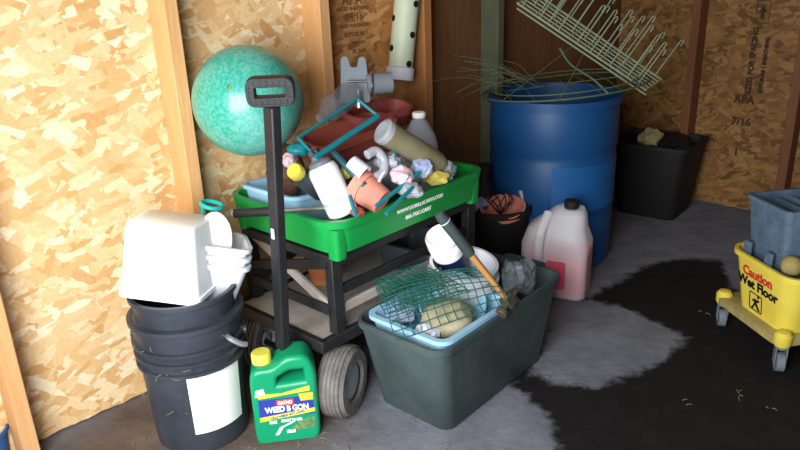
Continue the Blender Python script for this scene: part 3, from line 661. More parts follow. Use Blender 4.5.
    l = (c - a).length; lg = (b_ - a).length * .92
    mb = MB(wm(o)); mb.lathe([(.008, 0), (.0125, .004), (.0115, lg * .4), (.013, lg * .8), (.009, lg)], 16); mb.build('grip', 'frame', o)
    mb = MB(wm(o)); mb.lathe([(.006, lg - .004), (.0055, l)], 12); mb.build('shaft', 'steel', o, label='steel shaft')
    mb = MB(wm(o)); mb.lathe([(.006, -.004), (.009, -.002), (.009, .004)], 12); mb.build('end_cap', 'ltblue', o)
build_tray_items()

# ------------------------------------------------------------------ green ball
def build_ball():
    m = bpy.data.materials.new('ball_green'); m.use_nodes = True; nt = m.node_tree; L = nt.links; b = nt.nodes['Principled BSDF']
    b.inputs['Roughness'].default_value = .24
    tc = nn(nt, 'ShaderNodeTexCoord')
    n1 = nn(nt, 'ShaderNodeTexNoise'); n1.inputs['Scale'].default_value = 6; n1.inputs['Detail'].default_value = 4; L.new(tc.outputs['Object'], n1.inputs['Vector'])
    n2 = nn(nt, 'ShaderNodeTexNoise'); n2.inputs['Scale'].default_value = 110; n2.inputs['Detail'].default_value = 3; L.new(tc.outputs['Object'], n2.inputs['Vector'])
    r1 = nn(nt, 'ShaderNodeMapRange'); r1.inputs[1].default_value = .42; r1.inputs[2].default_value = .6; L.new(n1.outputs['Fac'], r1.inputs[0])
    r2 = nn(nt, 'ShaderNodeMapRange'); r2.inputs[1].default_value = .4; r2.inputs[2].default_value = .6; L.new(n2.outputs['Fac'], r2.inputs[0])
    mu = nn(nt, 'ShaderNodeMath', operation='MULTIPLY_ADD'); mu.inputs[1].default_value = .5; L.new(r2.outputs[0], mu.inputs[0])
    hf = nn(nt, 'ShaderNodeMath', operation='MULTIPLY'); hf.inputs[1].default_value = .5; L.new(r1.outputs[0], hf.inputs[0]); L.new(hf.outputs[0], mu.inputs[2])
    mx = nn(nt, 'ShaderNodeMix', data_type='RGBA'); mx.inputs[6].default_value = lin('#2a9a84'); mx.inputs[7].default_value = lin('#72b3a5'); L.new(mu.outputs[0], mx.inputs[0]); L.new(mx.outputs[2], b.inputs['Base Color'])
    M['ball'] = m
    r = .150; p = lwall(248.5, 101, .195)
    o = thing('play_ball', 'big mottled green ball lodged against the wooden wall above the tray', 'ball', p - Vector((0, 0, r)))
    mb = MB(); prof = [(max(.0005, r * math.sin(PI * k / 40)), -r * math.cos(PI * k / 40)) for k in range(41)]; mb.lathe(prof, 64, Matrix.Translation(p)); mb.build('shell', m, o)
    d = (Vector((-.1, -.8, .35))).normalized(); mb = MB(axis(p + d * (r - .003), p + d * (r + .002))); mb.lathe([(.007, 0), (.007, .0042), (.004, .005)], 14); mb.build('valve', 'lab_dgrn', o)
build_ball()

# ------------------------------------------------------------------ pipe hung on the wall
def build_pipe():
    rp = .044; a = lwall(399.5, 79, .056); c = lwall(411, -45, .056)
    m = axis(a, c); L = (c - a).length
    o = thing('drain_pipe', 'pale pvc pipe with a row of round holes hung on the wall', 'pipe', m)
    mb = MB(m); mb.lathe([(rp, .0), (rp, L), (rp - .005, L), (rp - .005, 0)], 40); mb.build('tube', 'pvc', o)
    mb = MB(m); mb.lathe([(rp + .005, -.002), (rp + .006, .0), (rp + .006, .04), (rp + .001, .043)], 40); mb.build('coupling', 'white_d', o, label='white end coupling')
    cam = m.inverted() @ Vector((0, 0, CAMH))
    for (x, y) in [(416, 4), (412.5, 35), (409, 64), (393.5, 18), (391.5, 48), (398, -25), (419, -22)]:
        # nearest point of the pipe surface on the sight line
        r0 = m.to_3x3().inverted() @ Vector(ray(x, y)); A = r0.x ** 2 + r0.y ** 2; B = 2 * (cam.x * r0.x + cam.y * r0.y); C_ = cam.x ** 2 + cam.y ** 2 - rp ** 2; D = B * B - 4 * A * C_
        if D < 0: continue
        p = cam + r0 * ((-B - math.sqrt(D)) / (2 * A)); a_ = Vector((p.x, p.y, 0)).normalized()
        h = .009
        mb = MB(m @ axis(Vector((0, 0, p.z)) + a_ * (rp - .004), Vector((0, 0, p.z)) + a_ * rp)); mb.lathe([(.0115, 0), (.0115, .0048)], 18); mb.build('hole', 'dark', o)
build_pipe()

# ------------------------------------------------------------------ tote with its contents
TC = Vector((.178, 1.832, 0)); TA = 48.
TM = head(TC, TA)
def tl(x, y, z): return TM @ Vector((x, y, z))
TH = .285
def build_tote():
    o = thing('storage_tote', 'dark grey-green plastic tote full of buckets and wire mesh on the floor', 'tote', TM)
    mb = MB(TM)
    mb.rr([(.240, .120, .03, 0), (.246, .125, .035, .006), (.298, .150, .045, TH - .03), (.299, .151, .045, TH - .022), (.308, .157, .05, TH - .020), (.309, .158, .05, TH), (.300, .150, .045, TH), (.295, .146, .045, TH - .02), (.238, .118, .03, .008)], 7)
    mb.build('body', 'tote', o)
    for sx in (1,):
        mb = MB(TM); mb.rr([(.018, .07, .015, TH - .022), (.022, .075, .018, TH - .004)], 4, Matrix.Translation((sx * .325, 0, 0))); mb.build('handle_flange', 'tote', o)
build_tote()
def build_tote_items():
    # pale blue tub
    m = head(tl(-.118, -.008, .172), TA)
    tub('shallow_tub', 'pale blue tub sunk in the near end of the dark tote under the wire mesh', 'tub', m, .138, .115, .125, .014, 'ltblue', wall=.004, lip=.012)
    p = floor(452, 306, .275); mm = Matrix.Translation(p) @ Matrix.Rotation(math.radians(38), 4, 'X')
    mb = MB(mm); mb.lathe([(.04, -.03), (.075, -.005), (.092, .03), (.096, .03), (.093, .034), (.072, -.0), (.038, -.024)], 40); mb.build('plastic_bowl', 'ltblue', origin=mm, **tg('pale blue bowl tipped up behind the tan lump', 'bowl'))
    base_z = .185
    # stone and white lump
    p = floor(447, 318, .285); mb = MB(); blob(mb, p, (.072, .066, .055), 2, .12, 1.7); mb.build('coir_block', 'straw_stone', origin=p - Vector((0, 0, .05)), ang=70, **tg('rounded tan lump like a stone under the green wire mesh', 'lump'))
    p = floor(428, 333, .27); mb = MB(); blob(mb, p, (.034, .032, .028), 9, .35, 2.2); mb.build('paper_wad', 'white_d', origin=p - Vector((0, 0, .028)), ang=40, **tg('white crumpled wad at the front of the pale blue tub', 'paper'))
    p = floor(400, 312, .265); mb = MB(); blob(mb, p, (.05, .045, .03), 14, .4, 2.2); mb.build('plastic_bag', 'bluebag', origin=p - Vector((0, 0, .03)), ang=40, **tg('bluish crumpled bag at the left inside the pale blue tub', 'bag'))
    # nested white pails
    for k in range(2):
        rc = floor(464, 262, .375); ax_ = Vector((.012, -.022, .15)).normalized(); b = rc - ax_ * (.15 + .035 * (1 - k)); tp = b + ax_ * .15
        m = axis(b, tp); o = thing('small_pail', ['white pail with wire bail, outer one of the two nested in the tote', 'white pail nested inside the other in the tote, its rim uppermost'][k], 'pail', m, 'nested white pails in the tote')
        h = .15; mb = MB(m); r0, r1 = .082 - .006 * k, .100 - .006 * k
        mb.lathe([(r0 - .005, 0), (r0, .004), (r1 - .002, h - .022), (r1 + .006, h - .020), (r1 + .006, h - .012), (r1, h - .011), (r1 + .006, h - .009), (r1 + .006, h), (r1 - .003, h), (r0 - .003, .006)], 44); mb.build('body', 'white_d', o)
        for j in range(2):
            mb = MB(m); mb.tube([((r1 + .009) * math.cos(a), (r1 + .009) * math.sin(a) * .95, h - .03 - .05 * math.sin((a + 1.2) / 2.9 * PI) - j * .012) for a in [-1.2 + .145 * q for q in range(21)]], .0022, 6); mb.build('bail', 'white' if j else 'steel_d', o)
    # white jar on top
    a = tl(.07, .03, .375); c = atY(443, 239, a.y - .035); a = atY(455, 270, a.y); m = axis(a, c); L = (c - a).length
    o = thing('plastic_jar', 'white screw-top jar with navy band lying on the nested white pails', 'jar', m); mb = MB(m)
    mb.lathe([(.040, -.02), (.044, -.012), (.044, L - .035), (.045, L - .03)], 36); mb.build('body', 'navy', o, label='navy jar body')
    mb = MB(m); mb.lathe([(.046, L - .058), (.047, L - .055), (.047, L - .042), (.049, L - .040), (.051, L - .012), (.049, L - .009), (.051, L - .006), (.050, L + .014), (.046, L + .02), (.043, L + .014), (.02, L + .013)], 40); mb.build('lid', 'white', o)
    # hatchet
    hd = floor(507, 300, .315); tp = atY(439, 214, hd.y - .05)
    m = axis(hd, tp); L = (tp - hd).length
    o = thing('claw_hammer', 'wooden-handled hammer with a dark rubber grip standing head-down in the tote', 'hammer', m)
    mb = MB(m); mb.lathe([(.009, .0), (.011, .03), (.011, L * .56), (.012, L * .6)], 16, sx=1.15, sy=.85); mb.build('handle', 'wood', o, label='bare wooden handle')
    mb = MB(m); mb.lathe([(.0125, L * .55), (.0155, L * .58), (.0145, L * .8), (.0155, L * .95), (.013, L), (.007, L + .004)], 20); mb.build('grip', 'grip', o)
    mb = MB(m); mb.lathe([(.0150, L * .915), (.016, L * .917), (.016, L * .923), (.0150, L * .925)], 20); mb.build('band', 'white_d', o)
    mb = MB(m); H = Matrix.Rotation(math.radians(-55), 4, 'Z')
    mb.box((0, 0, -.004), (.03, .03, .034), H); mb.cyl(H @ Vector((.014, 0, -.004)), H @ Vector((.036, 0, -.004)), .011); mb.cyl(H @ Vector((.036, 0, -.004)), H @ Vector((.05, 0, -.004)), .017)
    for s_ in (-1, 1): mb.tube([H @ Vector((-.012, s_ * .006, -.004)), H @ Vector((-.035, s_ * .008, -.006)), H @ Vector((-.055, s_ * .012, -.02))], [.009, .007, .003], 8)
    mb.build('head', 'iron', o, bevel=.002, label='dark iron hammer head')
    # clear crumpled plastic at far end
    for k, (x, y, z, s) in enumerate([(513, 278, .33, (.035, .045, .05)), (526, 276, .31, (.032, .045, .05)), (518, 268, .35, (.03, .03, .018))]):
        p = floor(x, y, z); mb = MB(); blob(mb, p, s, k + 31, .4, 1.5); mb.build('clear_packaging', 'clear', origin=p - Vector((0, 0, s[2])), ang=25, **tg(['crumpled clear plastic packaging beside the hammer head', 'crumpled clear plastic packaging at the far end of the tote', 'small clear plastic lump on top of the other packaging'][k], 'packaging', 'clear packaging in the tote'))
    # green bag of wires under pails
    p = tl(.10, -.035, .235); mb = MB(); blob(mb, p, (.08, .05, .04), 41, .3, 2.); mb.build('plastic_bag', 'ltblue', origin=p - Vector((0, 0, .05)), ang=50, **tg('pale blue bag beneath the wooden hammer handle', 'bag'))
    p = tl(.18, .02, .17); mb = MB(); blob(mb, p, (.075, .075, .07), 44, .3, 2.); mb.build('plastic_sack', 'grey_d', origin=p - Vector((0, 0, .07)), ang=50, **tg('dark sack filling the far end of the tote under the clear packaging', 'bag'))
    # wire mesh
    def sheet(mb, c00, c10, c11, c01, nu, nv, bul, ph, r=.0015):
        def Sf(u, v):
            p = (c00 * (1 - u) + c10 * u) * (1 - v) + (c01 * (1 - u) + c11 * u) * v
            p = p + Vector((0, -.4, 1)) * bul * math.sin(PI * v) * (.5 + .5 * math.sin(PI * u)) + Vector((0, 0, .007 * noise.noise((u * 3 + ph, v * 3, ph))))
            p.x += .006 * noise.noise((u * 4, v * 4 + ph, 2.2)); return p
        for i in range(nu + 1): mb.tube([Sf(i / nu, k / 10) for k in range(11)], r, 4)
        for j in range(nv + 1): mb.tube([Sf(k / 14, j / nv) for k in range(15)], r, 4)
    mb = MB()
    c00 = floor(375, 280, .365); c10 = floor(480, 266, .40); c11 = floor(508, 304, .325); c01 = floor(396, 340, .295)
    sheet(mb, c00, c10, c11, c01, 13, 9, .04, 1.)
    d0 = floor(374, 279, .365); d1 = floor(420, 264, .385); d2 = floor(498, 268, .40); d3 = floor(428, 300, .36)
    sheet(mb, d0, d1, floor(470, 292, .37), floor(398, 312, .345), 9, 13, .015, 5.)
    sheet(mb, d0 + Vector((.004, .01, -.03)), floor(440, 268, .385), floor(446, 300, .345), floor(385, 318, .31), 10, 10, .01, 8.)
    mb.build('wire_mesh', 'meshg', origin=c01, flat=True, **tg('crumpled sheet of green wire mesh draped over the near end of the tote', 'wire mesh'))
build_tote_items()

# ------------------------------------------------------------------ black bin with pots
def build_bin():
    b = Vector((.385, 2.60, 0)); h = atY(498, 204, b.y).z; R = .128
    o = thing('plastic_bin', 'round black bin holding pots in front of the blue barrel', 'bin', b); m = wm(o)
    mb = MB(m); mb.lathe([(R - .025, 0), (R - .02, .006), (R - .004, h - .025), (R + .005, h - .024), (R + .005, h), (R - .005, h), (R - .024, .008)], 44); mb.build('body', 'binblack', o)
    # pinkish pot inside
    c = b + Vector((.025, -.02, h - .10)); m2 = Matrix.Translation(c) @ Matrix.Rotation(math.radians(14), 4, 'X') @ Matrix.Rotation(math.radians(-6), 4, 'Y')
    q = thing('clay_bowl', 'pink clay bowl in the round black bin', 'bowl', m2); mb = MB(m2); mb.lathe([(.05, 0), (.055, .003), (.08, .085), (.087, .086), (.088, .11), (.08, .11), (.07, .08), (.045, .008)], 40); mb.build('body', 'terra', q)
    # black wire whisk
    w = c + Vector((-.02, -.02, .07)); mb = MB()
    for k in range(9):
        a = k * .7; mb.tube(catmull([w, w + Vector((.03 * math.cos(a), .03 * math.sin(a), .035)), w + Vector((.05 * math.cos(a + .4), .04 * math.sin(a + .4), .06)), w + Vector((.035 * math.cos(a + .9), .03 * math.sin(a + .9), .085))], 5), .0022, 5)
    mb.build('wire_coil', 'binblack', origin=w, **tg('tangle of black wire standing in the pink clay bowl', 'wire'))
    p = b + Vector((-.072, .0, h - .005)); mm = head(p, 35) @ Matrix.Rotation(math.radians(20), 4, 'X'); o = thing('printed_box', 'white and blue printed packet in the left of the black bin', 'box', mm @ Matrix.Translation((0, 0, -.05)))
    mb = MB(mm); mb.box((0, 0, -.01), (.055, .045, .07)); mb.build('carton', 'bluebag', o, bevel=.003); mb = MB(mm); mb.box((.0, -.0232, -.002), (.05, .0012, .025)); mb.build('print', 'lab_blue', o)
    p = b + Vector((.095, .02, h + .025)); mm = head(p, 20) @ Matrix.Rotation(math.radians(-16), 4, 'Y') @ Matrix.Rotation(math.radians(-12), 4, 'X'); mb = MB(mm); mb.box((0, 0, -.035), (.02, .05, .12)); mb.build('wood_block', 'greybag', origin=mm, bevel=.004, **tg('grey wooden offcut at the right rim of the black bin', 'wood'))
    p = b + Vector((-.045, .065, h + .10)); mb = MB(); mb.lathe([(.033, -.30), (.04, -.1), (.034, -.04), (.016, -.01), (.016, .01), (.026, .014), (.026, .045), (.012, .05)], 20, Matrix.Translation(p)); mb.tube([p + Vector((0, 0, .035)), p + Vector((-.04, -.02, .04)), p + Vector((-.05, -.03, .02))], .007, 8)
    mb.build('sprayer_bottle', 'binblack', origin=p - Vector((0, 0, .3)), **tg('black pump sprayer standing at the back of the bin by the barrel', 'sprayer'))
build_bin()

# ------------------------------------------------------------------ pink fluid jug
def build_pink_jug():
    b = floor(557, 296) + Vector((.005, .055, 0)); h = atY(560, 207, b.y).z
    o = thing('fluid_jug', 'milky plastic jug half full of pink fluid in front of the blue barrel', 'jug', head(b, -24)); m = wm(o)
    hx, hy = .122, .088
    def secs(k): return [(hx - .012 - k, hy - .012 - k, .03, 0 + k), (hx - k, hy - k, .035, .012 + k), (hx - k, hy - k, .035, h * .5), (hx - k, hy - k, .04, h * .62), (hx * .86 - k, hy * .86 - k, .045, h * .78), (hx * .56 - k, hy * .62 - k, .04, h * .93, .03, .015), (hx * .42 - k, hy * .52 - k, .03, h * .985, .036, .02)]
    mb = MB(m); mb.rr(secs(0), 7); mb.build('body', 'milk', o, ang=60)
    k = .0035; hl = h * .5; mb = MB(m); mb.rr([(hx - .012 - k, hy - .012 - k, .03, k), (hx - k, hy - k, .035, .012 + k), (hx - k, hy - k, .035, hl)], 7); mb.build('fluid', 'pink', o, label='pink fluid inside')
    # moulded handle ridge: vertical strap on the front left
    mb = MB(m); mb.tube(catmull([(-.03, -hy * .35, h * .95), (-.045, -hy - .004, h * .78), (-.05, -hy - .012, h * .55), (-.048, -hy - .004, h * .36)], 8), [.018] * 25, 12); mb.build('handle', 'milk', o)
    mb = MB(m); mb.lathe([(.024, h * .97), (.024, h), (.027, h), (.027, h + .022), (.024, h + .025)], 24, Matrix.Translation((.042, .02, 0))); mb.build('cap', 'binblack', o, label='black cap')
    vs, fs = curve_mesh([rounded([(-.035, -.055), (.035, -.055), (.035, .055), (-.035, .055)], .01)], .0006); mb = MB(m @ frame((.015, -hy - .001, h * .3), (1, 0, 0), (0, 0, 1))); mb.mesh(vs, fs); mb.build('label', 'pink', o, flat=True)
    mb = MB(m); mb.lathe([(.008, 0), (.008, .002)], 14, frame((-.052, -hy - .020, h * .74), (1, 0, 0), (0, .3, 1))); mb.build('sticker', 'yellow', o)
build_pink_jug()

# ------------------------------------------------------------------ blue barrel and wire racks
BC = Vector((.637, 2.80, 0)); BR = .255; BH = .69
def build_barrel():
    o = thing('barrel', 'blue plastic barrel standing in the corner under the wire racks', 'barrel', BC); m = wm(o)
    prof = [(BR - .03, 0), (BR - .012, .012), (BR - .004, .05)]
    for z in (.235, .47):
        prof += [(BR, z - .022), (BR - .004, z - .012), (BR - .004, z + .012), (BR, z + .022)]
    prof += [(BR, BH - .06), (BR - .004, BH - .045), (BR - .004, BH - .03), (BR + .008, BH - .028), (BR + .008, BH), (BR - .006, BH), (BR - .008, .02)]
    mb = MB(m); mb.lathe(prof, 72); mb.build('body', 'barrel', o)
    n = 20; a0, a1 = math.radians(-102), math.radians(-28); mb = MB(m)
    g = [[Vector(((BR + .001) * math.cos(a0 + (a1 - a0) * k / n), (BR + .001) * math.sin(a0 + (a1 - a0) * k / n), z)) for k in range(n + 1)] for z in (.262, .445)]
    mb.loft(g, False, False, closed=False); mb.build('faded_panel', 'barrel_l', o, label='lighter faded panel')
build_barrel()
def build_racks():
    # shallow round wire basket resting on the barrel rim
    z = BH + .006; R = .262; c = Vector((BC.x + .035, BC.y - .02, z)); mb = MB(Matrix.Translation(c) @ Matrix.Rotation(math.radians(-5), 4, 'Y') @ Matrix.Translation(-c + Vector((0, 0, .02))))
    mb.tube([c + Vector((R * 1.24 * math.cos(a), R * math.sin(a), 0)) for a in [2 * PI * k / 48 for k in range(48)]], .0035, 6, closed=True)
    mb.tube([c + Vector((R * 1.12 * math.cos(a), R * .96 * math.sin(a), .018)) for a in [2 * PI * k / 48 for k in range(48)]], .0025, 6, closed=True)
    for k in range(7):
        x = -R * .9 + k * R * .3; y = R * math.sqrt(max(0, 1 - (x / R / 1.16) ** 2)); mb.tube(catmull([c + Vector((x, -y, 0)), c + Vector((x, 0, .012)), c + Vector((x, y, 0))], 4), .0022, 5)
    for a_, b_, dz in [((-.26, -.12), (.10, .1), .16), ((-.08, -.26), (.16, .05), .22), ((-.22, .05), (.28, -.05), .02)]:
        mb.tube([c + Vector((a_[0], a_[1], 0)), c + Vector((b_[0], b_[1], dz))], .0022, 5)
    mb.tube(catmull([c + Vector((.10, -.255, .0)), c + Vector((.06, -.2, .05)), c + Vector((-.0, -.12, .1)), c + Vector((-.03, -.08, .16))], 5), .004, 6)
    mb.build('wire_basket', 'wire_g', origin=c, flat=True, **tg('round green wire rack lying flat on the blue barrel', 'wire rack'))
    # slanted rack with tines
    A = atY(517, 3, 2.60); B = atY(646, 90, 2.66); C_ = atY(584, -4, 2.84)
    ex = (B - A); ey = (C_ - A); ey = ey - ex.normalized() * ey.dot(ex.normalized()) * .35
    ey = ey.normalized() * .13
    nrm = (atY(668, 34, 2.72) - atY(640, 72, 2.72)).normalized()
    o = thing('dish_rack', 'slanted wire rack with upright tines propped on top of the blue barrel', 'wire rack', A)
    mb = MB()
    for k in range(6): mb.tube([A + ey * k / 5, B + ey * k / 5], .0045 if k in (0, 5) else .003, 6)
    mb.tube([A - Vector((0, 0, .018)), B - Vector((0, 0, .018)) + ex * .0], .0035, 6)
    for k in range(9): mb.tube([A + ex * k / 8, A + ex * k / 8 + ey], .0028, 6)
    mb.build('grid', 'wire_l', o, flat=True)
    for row in (0, 2, 5):
        for k in range(10):
            p = A + ex * ((k + .35 + .3 * math.sin(row + k * 1.7)) / 10.2) + ey * (row / 5 + .05); q = p + nrm * .155
            sd = ex.normalized() * .012
            q = p + nrm * random.uniform(.13, .17); mb = MB(); mb.tube([p, q, q + sd * .5 + nrm * .006, q + sd - nrm * .0, q + sd * 1.05 - nrm * .018], .0022, 5); mb.build('tine', 'wire_l', o, flat=True)
    # dry grass by the barrel's left
    mb = MB(); rnd = random.Random(3)
    base = atY(500, 92, 2.64)
    for k in range(22):
        p = base + Vector((rnd.uniform(-.03, .16), rnd.uniform(-.02, .1), rnd.uniform(.012, .05))); d = Vector((-rnd.uniform(.08, .26), rnd.uniform(-.06, .06), rnd.uniform(-.05, .09)))
        mb.tube(catmull([p, p + d * .5 + Vector((0, 0, .02)), p + d], 4), .0008, 4)
    mb.build('dry_grass', 'drygrass', origin=base, flat=True, kind='stuff', **tg('wisps of dry grass on the left of the barrel top', 'grass'))
build_racks()

# ------------------------------------------------------------------ dark bin in the corner
def build_corner_bin():
    b = st(2.66, .38); h = .36
    m = head(b, math.degrees(WA) - 90 + 6)
    o = thing('storage_bin', 'dark bin in the corner between the blue barrel and the wall', 'bin', m)
    mb = MB(m); mb.rr([(.14, .13, .04, 0), (.145, .135, .045, .01), (.185, .165, .05, h - .02), (.195, .175, .055, h - .018), (.195, .175, .055, h), (.18, .16, .05, h), (.14, .13, .04, .012)], 6); mb.build('body', 'binblack', o)
    p = b + Vector((-.05, -.02, h + .01)); mb = MB(); blob(mb, p, (.055, .05, .045), 51, .4, 2.); mb.build('paper_wad', 'tan', origin=p - Vector((0, 0, .045)), ang=40, **tg('tan crumpled wad on top of the dark corner bin', 'paper'))
    p = b + Vector((.05, .02, h - .035)); mb = MB(); blob(mb, p, (.12, .12, .045), 53, .3, 2.); mb.build('plastic_sack', 'binblack', origin=p - Vector((0, 0, .045)), ang=40, **tg('black sack inside the dark corner bin', 'bag'))
build_corner_bin()

# ------------------------------------------------------------------ mop bucket
def build_mop():
    A = floor(720, 325); B = floor(777, 370)
    fx = (B - A).normalized(); nrm = Vector((fx.y, -fx.x, 0))
    if nrm.x > 0: nrm = -nrm                       # outward normal of the lettered face (to the left)
    inn = -nrm
    L = (B - A).length; D = .42
    ctr = (A + B) / 2 + inn * (D / 2 - .02)
    m = frame(ctr, fx, inn)                        # x toward camera along the lettered face, y away from it
    if m.to_3x3().col[2].z < 0: m = frame(ctr, -fx, inn); sgn = -1
    else: sgn = 1
    o = thing('mop_bucket', 'yellow mop bucket on casters with a caution print and blue-grey wringer', 'mop bucket', m)
    hx, hy = L / 2 + .012, D / 2
    z0, z1 = .085, .305; bo = .02 * sgn
    mb = MB(m); mb.rr([(hx + .0, hy, .035, z0), (hx + .006, hy + .006, .04, z0 + .005), (hx + .006, hy + .006, .04, z0 + .025), (hx - .004, hy - .004, .035, z0 + .03)], 6); mb.build('skirt', 'mopy_d', o, label='dirty yellow skirt')
    wx0, wy0, wx1, wy1 = hx - .042, hy - .028, hx - .006, hy + .0
    mb = MB(m @ Matrix.Translation((bo, 0, 0))); mb.rr([(wx0, wy0, .05, z0 + .02), (wx1 - .006, wy1 - .006, .055, z1 - .018), (wx1 + .003, wy1 + .003, .058, z1 - .016), (wx1 + .003, wy1 + .003, .058, z1), (wx1 - .008, wy1 - .008, .05, z1), (wx0 - .004, wy0 - .004, .045, z0 + .03)], 7); bd = mb.build('body', 'mopy', o)
    for sx in (-1, 1):
        for sy in (-1, 1):
            cx_, cy_ = sx * (L / 2 - .0), sy * (hy - .022)
            mb = MB(m); mb.lathe([(.022, z0 + .0), (.026, z0 + .01), (.026, z0 + .034), (.018, z0 + .044), (.004, z0 + .047)], 18, Matrix.Translation((cx_, cy_, 0))); mb.build('corner_post', 'mopy', o)
            mb = MB(m); mb.cyl((cx_ - .005, cy_ - .010, .03), (cx_ + .005, cy_ + .010, .03), .03, None, 22); w = mb.build('caster', 'caster', o)
            mb = MB(m); Rz = Matrix.Translation((cx_, cy_, .055)) @ Matrix.Rotation(math.radians(63), 4, 'Z'); mb.box((-.015, 0, 0), (.004, .028, .06), Rz); mb.box((.015, 0, 0), (.004, .028, .06), Rz); mb.cyl((cx_, cy_, .075), (cx_, cy_, z0 + .002), .018); mb.build('fork', 'caster', w, bevel=.001)
    # lettering on the sloped face
    al = math.atan2((wy1 - .006) - wy0, (z1 - .018) - (z0 + .02))
    up = (m.to_3x3() @ Vector((0, -math.sin(al), math.cos(al)))).normalized(); rx = m.to_3x3() @ Vector((1, 0, 0))
    # reading direction must run left to right as seen from outside
    R_ = up.cross(Vector(nrm)).normalized()
    def face(u, v):      # u along reading direction from centre, v 0..1 up the face
        p = m @ Vector((0, -(wy0 + (wy1 - .006 - wy0) * v) - .0015, z0 + .02 + (z1 - .018 - z0 - .02) * v)); return p + R_ * u
    def put(tx, sz, u, v, mt, bold=.0008):
        vs, fs = text_mesh(tx, sz, .0006, bold=bold); mb = MB(frame(face(u, v), R_, up)); mb.mesh(vs, fs); return mb.build('lettering', mt, bd, flat=True)
    put('Caution', .043, .012, .80, 'red', .0016); put('Wet Floor', .043, .014, .60, 'black', .0016)
    s = .030; sq = [(-s, -s), (s, -s), (s, s), (-s, s)]; si = [(-s + .003, -s + .003), (s - .003, -s + .003), (s - .003, s - .003), (-s + .003, s - .003)]
    fig = [(-.020, -.024), (-.012, -.026), (-.002, -.008), (.006, -.018), (.016, -.026), (.021, -.022), (.01, -.008), (.004, .002), (.014, .004), (.018, .012), (.012, .013), (.002, .01), (-.006, .012), (-.016, .004), (-.014, -.001), (-.006, .002), (-.008, -.008)]
    hd = [(.012 + .005 * math.cos(a), .022 + .005 * math.sin(a)) for a in [2 * PI * k / 10 for k in range(10)]]
    vs, fs = curve_mesh([rounded(sq, .006), rounded(si, .005)], .0006); mb = MB(frame(face(.008, .30), R_, up)); mb.mesh(vs, fs)
    for g in (fig, hd): vs, fs = curve_mesh([g], .0006); mb.mesh(vs, fs)
    mb.build('pictogram', 'black', bd, flat=True, label='black slipping-person sign in a square')
    # round yellow knob on the rim
    k0 = m @ Vector((.085 * sgn, -hy + .06, z1)); mb = MB(); mb.lathe([(.024, -.012), (.03, .004), (.028, .022), (.016, .034), (.003, .037)], 24, Matrix.Translation(k0)); mb.build('knob', 'mopy_d', o)
    # wringer at the far side
    q = Matrix.Translation(m @ Vector((-.022 * sgn, -.03, z1 - .055))) @ m.to_3x3().to_4x4()
    w = thing('mop_wringer', 'blue-grey mop wringer hooked over the yellow mop bucket', 'wringer', q)
    mb = MB(q); mb.rr([(.075, .105, .012, -.01), (.082, .125, .015, .04), (.096, .145, .018, .215), (.101, .152, .02, .216), (.101, .152, .02, .228), (.091, .14, .018, .228), (.08, .12, .014, .04), (.07, .1, .012, .0)], 4); mb.build('basket', 'wringer', w, ang=30)
    mb = MB(q); 
    for k in range(3): mb.box((0, -.05 + k * .05, .2), (.19, .008, .02))
    mb.build('press_plate', 'wringer', w, bevel=.002)
    for sx in (-1, 1):
        mb = MB(q); mb.box((sx * .05, -.153, .06), (.03, .01, .05)); mb.build('hook', 'wringer', w, bevel=.002)
build_mop()

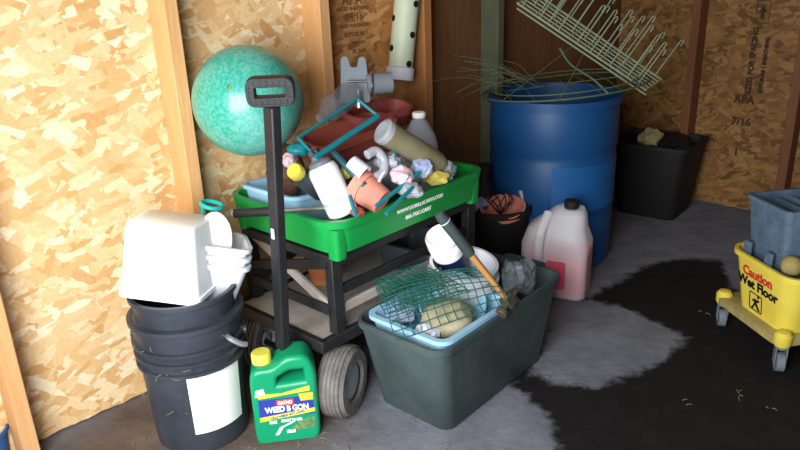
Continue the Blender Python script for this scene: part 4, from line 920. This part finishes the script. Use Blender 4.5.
# ------------------------------------------------------------------ small leftovers
def build_small():
    b = floor(-12, 462); b = b + Vector((0, .0, 0))
    o = thing('blue_pail', 'bright blue pail peeking in at the lower left corner by the stud', 'pail', b); mb = MB(wm(o)); mb.lathe([(.05, 0), (.054, .004), (.062, .085), (.066, .085), (.066, .095), (.06, .095), (.05, .006)], 28); mb.build('body', 'bluegr', o)
    rnd = random.Random(11); mb = MB()
    spots = [(548, 377), (621, 346), (618, 343), (690, 402), (700, 310), (770, 410), (440, 445), (330, 440), (320, 436), (305, 444), (340, 446), (140, 440), (420, 420), (565, 352), (735, 395), (745, 388), (255, 446), (350, 430)]
    for x, y in spots:
        for k in range(2):
            p = floor(x + rnd.uniform(-8, 8), y + rnd.uniform(-4, 4), .003); a = rnd.uniform(0, 6.3); d = Vector((math.cos(a), math.sin(a), 0)) * rnd.uniform(.004, .012)
            mb.tube([p - d, p + d * .2 + Vector((0, 0, .003)), p + d], .0008, 4)
    mb.build('straw_bits', 'straw', flat=True, kind='stuff', **tg('scattered straw bits and chaff on the dark floor', 'straw'))
    mb = MB()
    for k in range(14):
        a = rnd.uniform(-2.7, -.4); z = rnd.choice([.245, .275, .305, .1, .15, .32]); r = .122 + .017 * z / .37 + .010
        p = BK + Vector((r * math.cos(a), r * math.sin(a), z + rnd.uniform(-.01, .012))); t = Vector((-math.sin(a), math.cos(a), 0)); d = (t * rnd.uniform(-1, 1) + Vector((0, 0, rnd.uniform(-.7, .7)))) * .013
        mb.tube([p - d, p + Vector((math.cos(a), math.sin(a), 0)) * .003, p + d], .0006, 4)
    mb.build('grass_bits', 'straw', origin=BK, flat=True, kind='stuff', **tg('dry grass bits clinging to the ribs of the black bucket', 'grass'))
build_small()

# ------------------------------------------------------------------ light, world, camera
w = bpy.data.worlds.new('World'); S.world = w; w.use_nodes = True
bg = w.node_tree.nodes['Background']; bg.inputs[0].default_value = (.62, .75, 1.0, 1); bg.inputs[1].default_value = .16
def area(name, p, target, sx, sy, power, col):
    l = bpy.data.lights.new(name, 'AREA'); l.shape = 'RECTANGLE'; l.size = sx; l.size_y = sy; l.energy = power; l.color = col
    o = bpy.data.objects.new(name, l); COL.objects.link(o); d = Vector(target) - Vector(p)
    o.matrix_world = Matrix.Translation(Vector(p)) @ d.to_track_quat('-Z', 'Y').to_matrix().to_4x4(); return o
area('doorway_daylight', st(-.98, 1.35, 1.0), st(.75, .70, .08), 1.2, 1.2, 86, (.93, .97, 1.0))

cam = bpy.data.cameras.new('camera'); cam.sensor_width = 36; cam.lens = 36 * FPX / 800; cam.clip_start = .02
co = bpy.data.objects.new('camera', cam); COL.objects.link(co)
Rm = Matrix((tuple(RW @ np.array([1, 0, 0])), tuple(RW @ np.array([0, -1, 0])), tuple(RW @ np.array([0, 0, -1])))).transposed()
co.matrix_world = Matrix.Translation((0, 0, CAMH)) @ Rm.to_4x4()
S.camera = co
vs_ = S.view_settings; S.display_settings.display_device = 'sRGB'
vs_.view_transform = 'Standard'; vs_.look = 'None'; vs_.gamma = 1.0; vs_.exposure = 0.0; vs_.use_curve_mapping = False
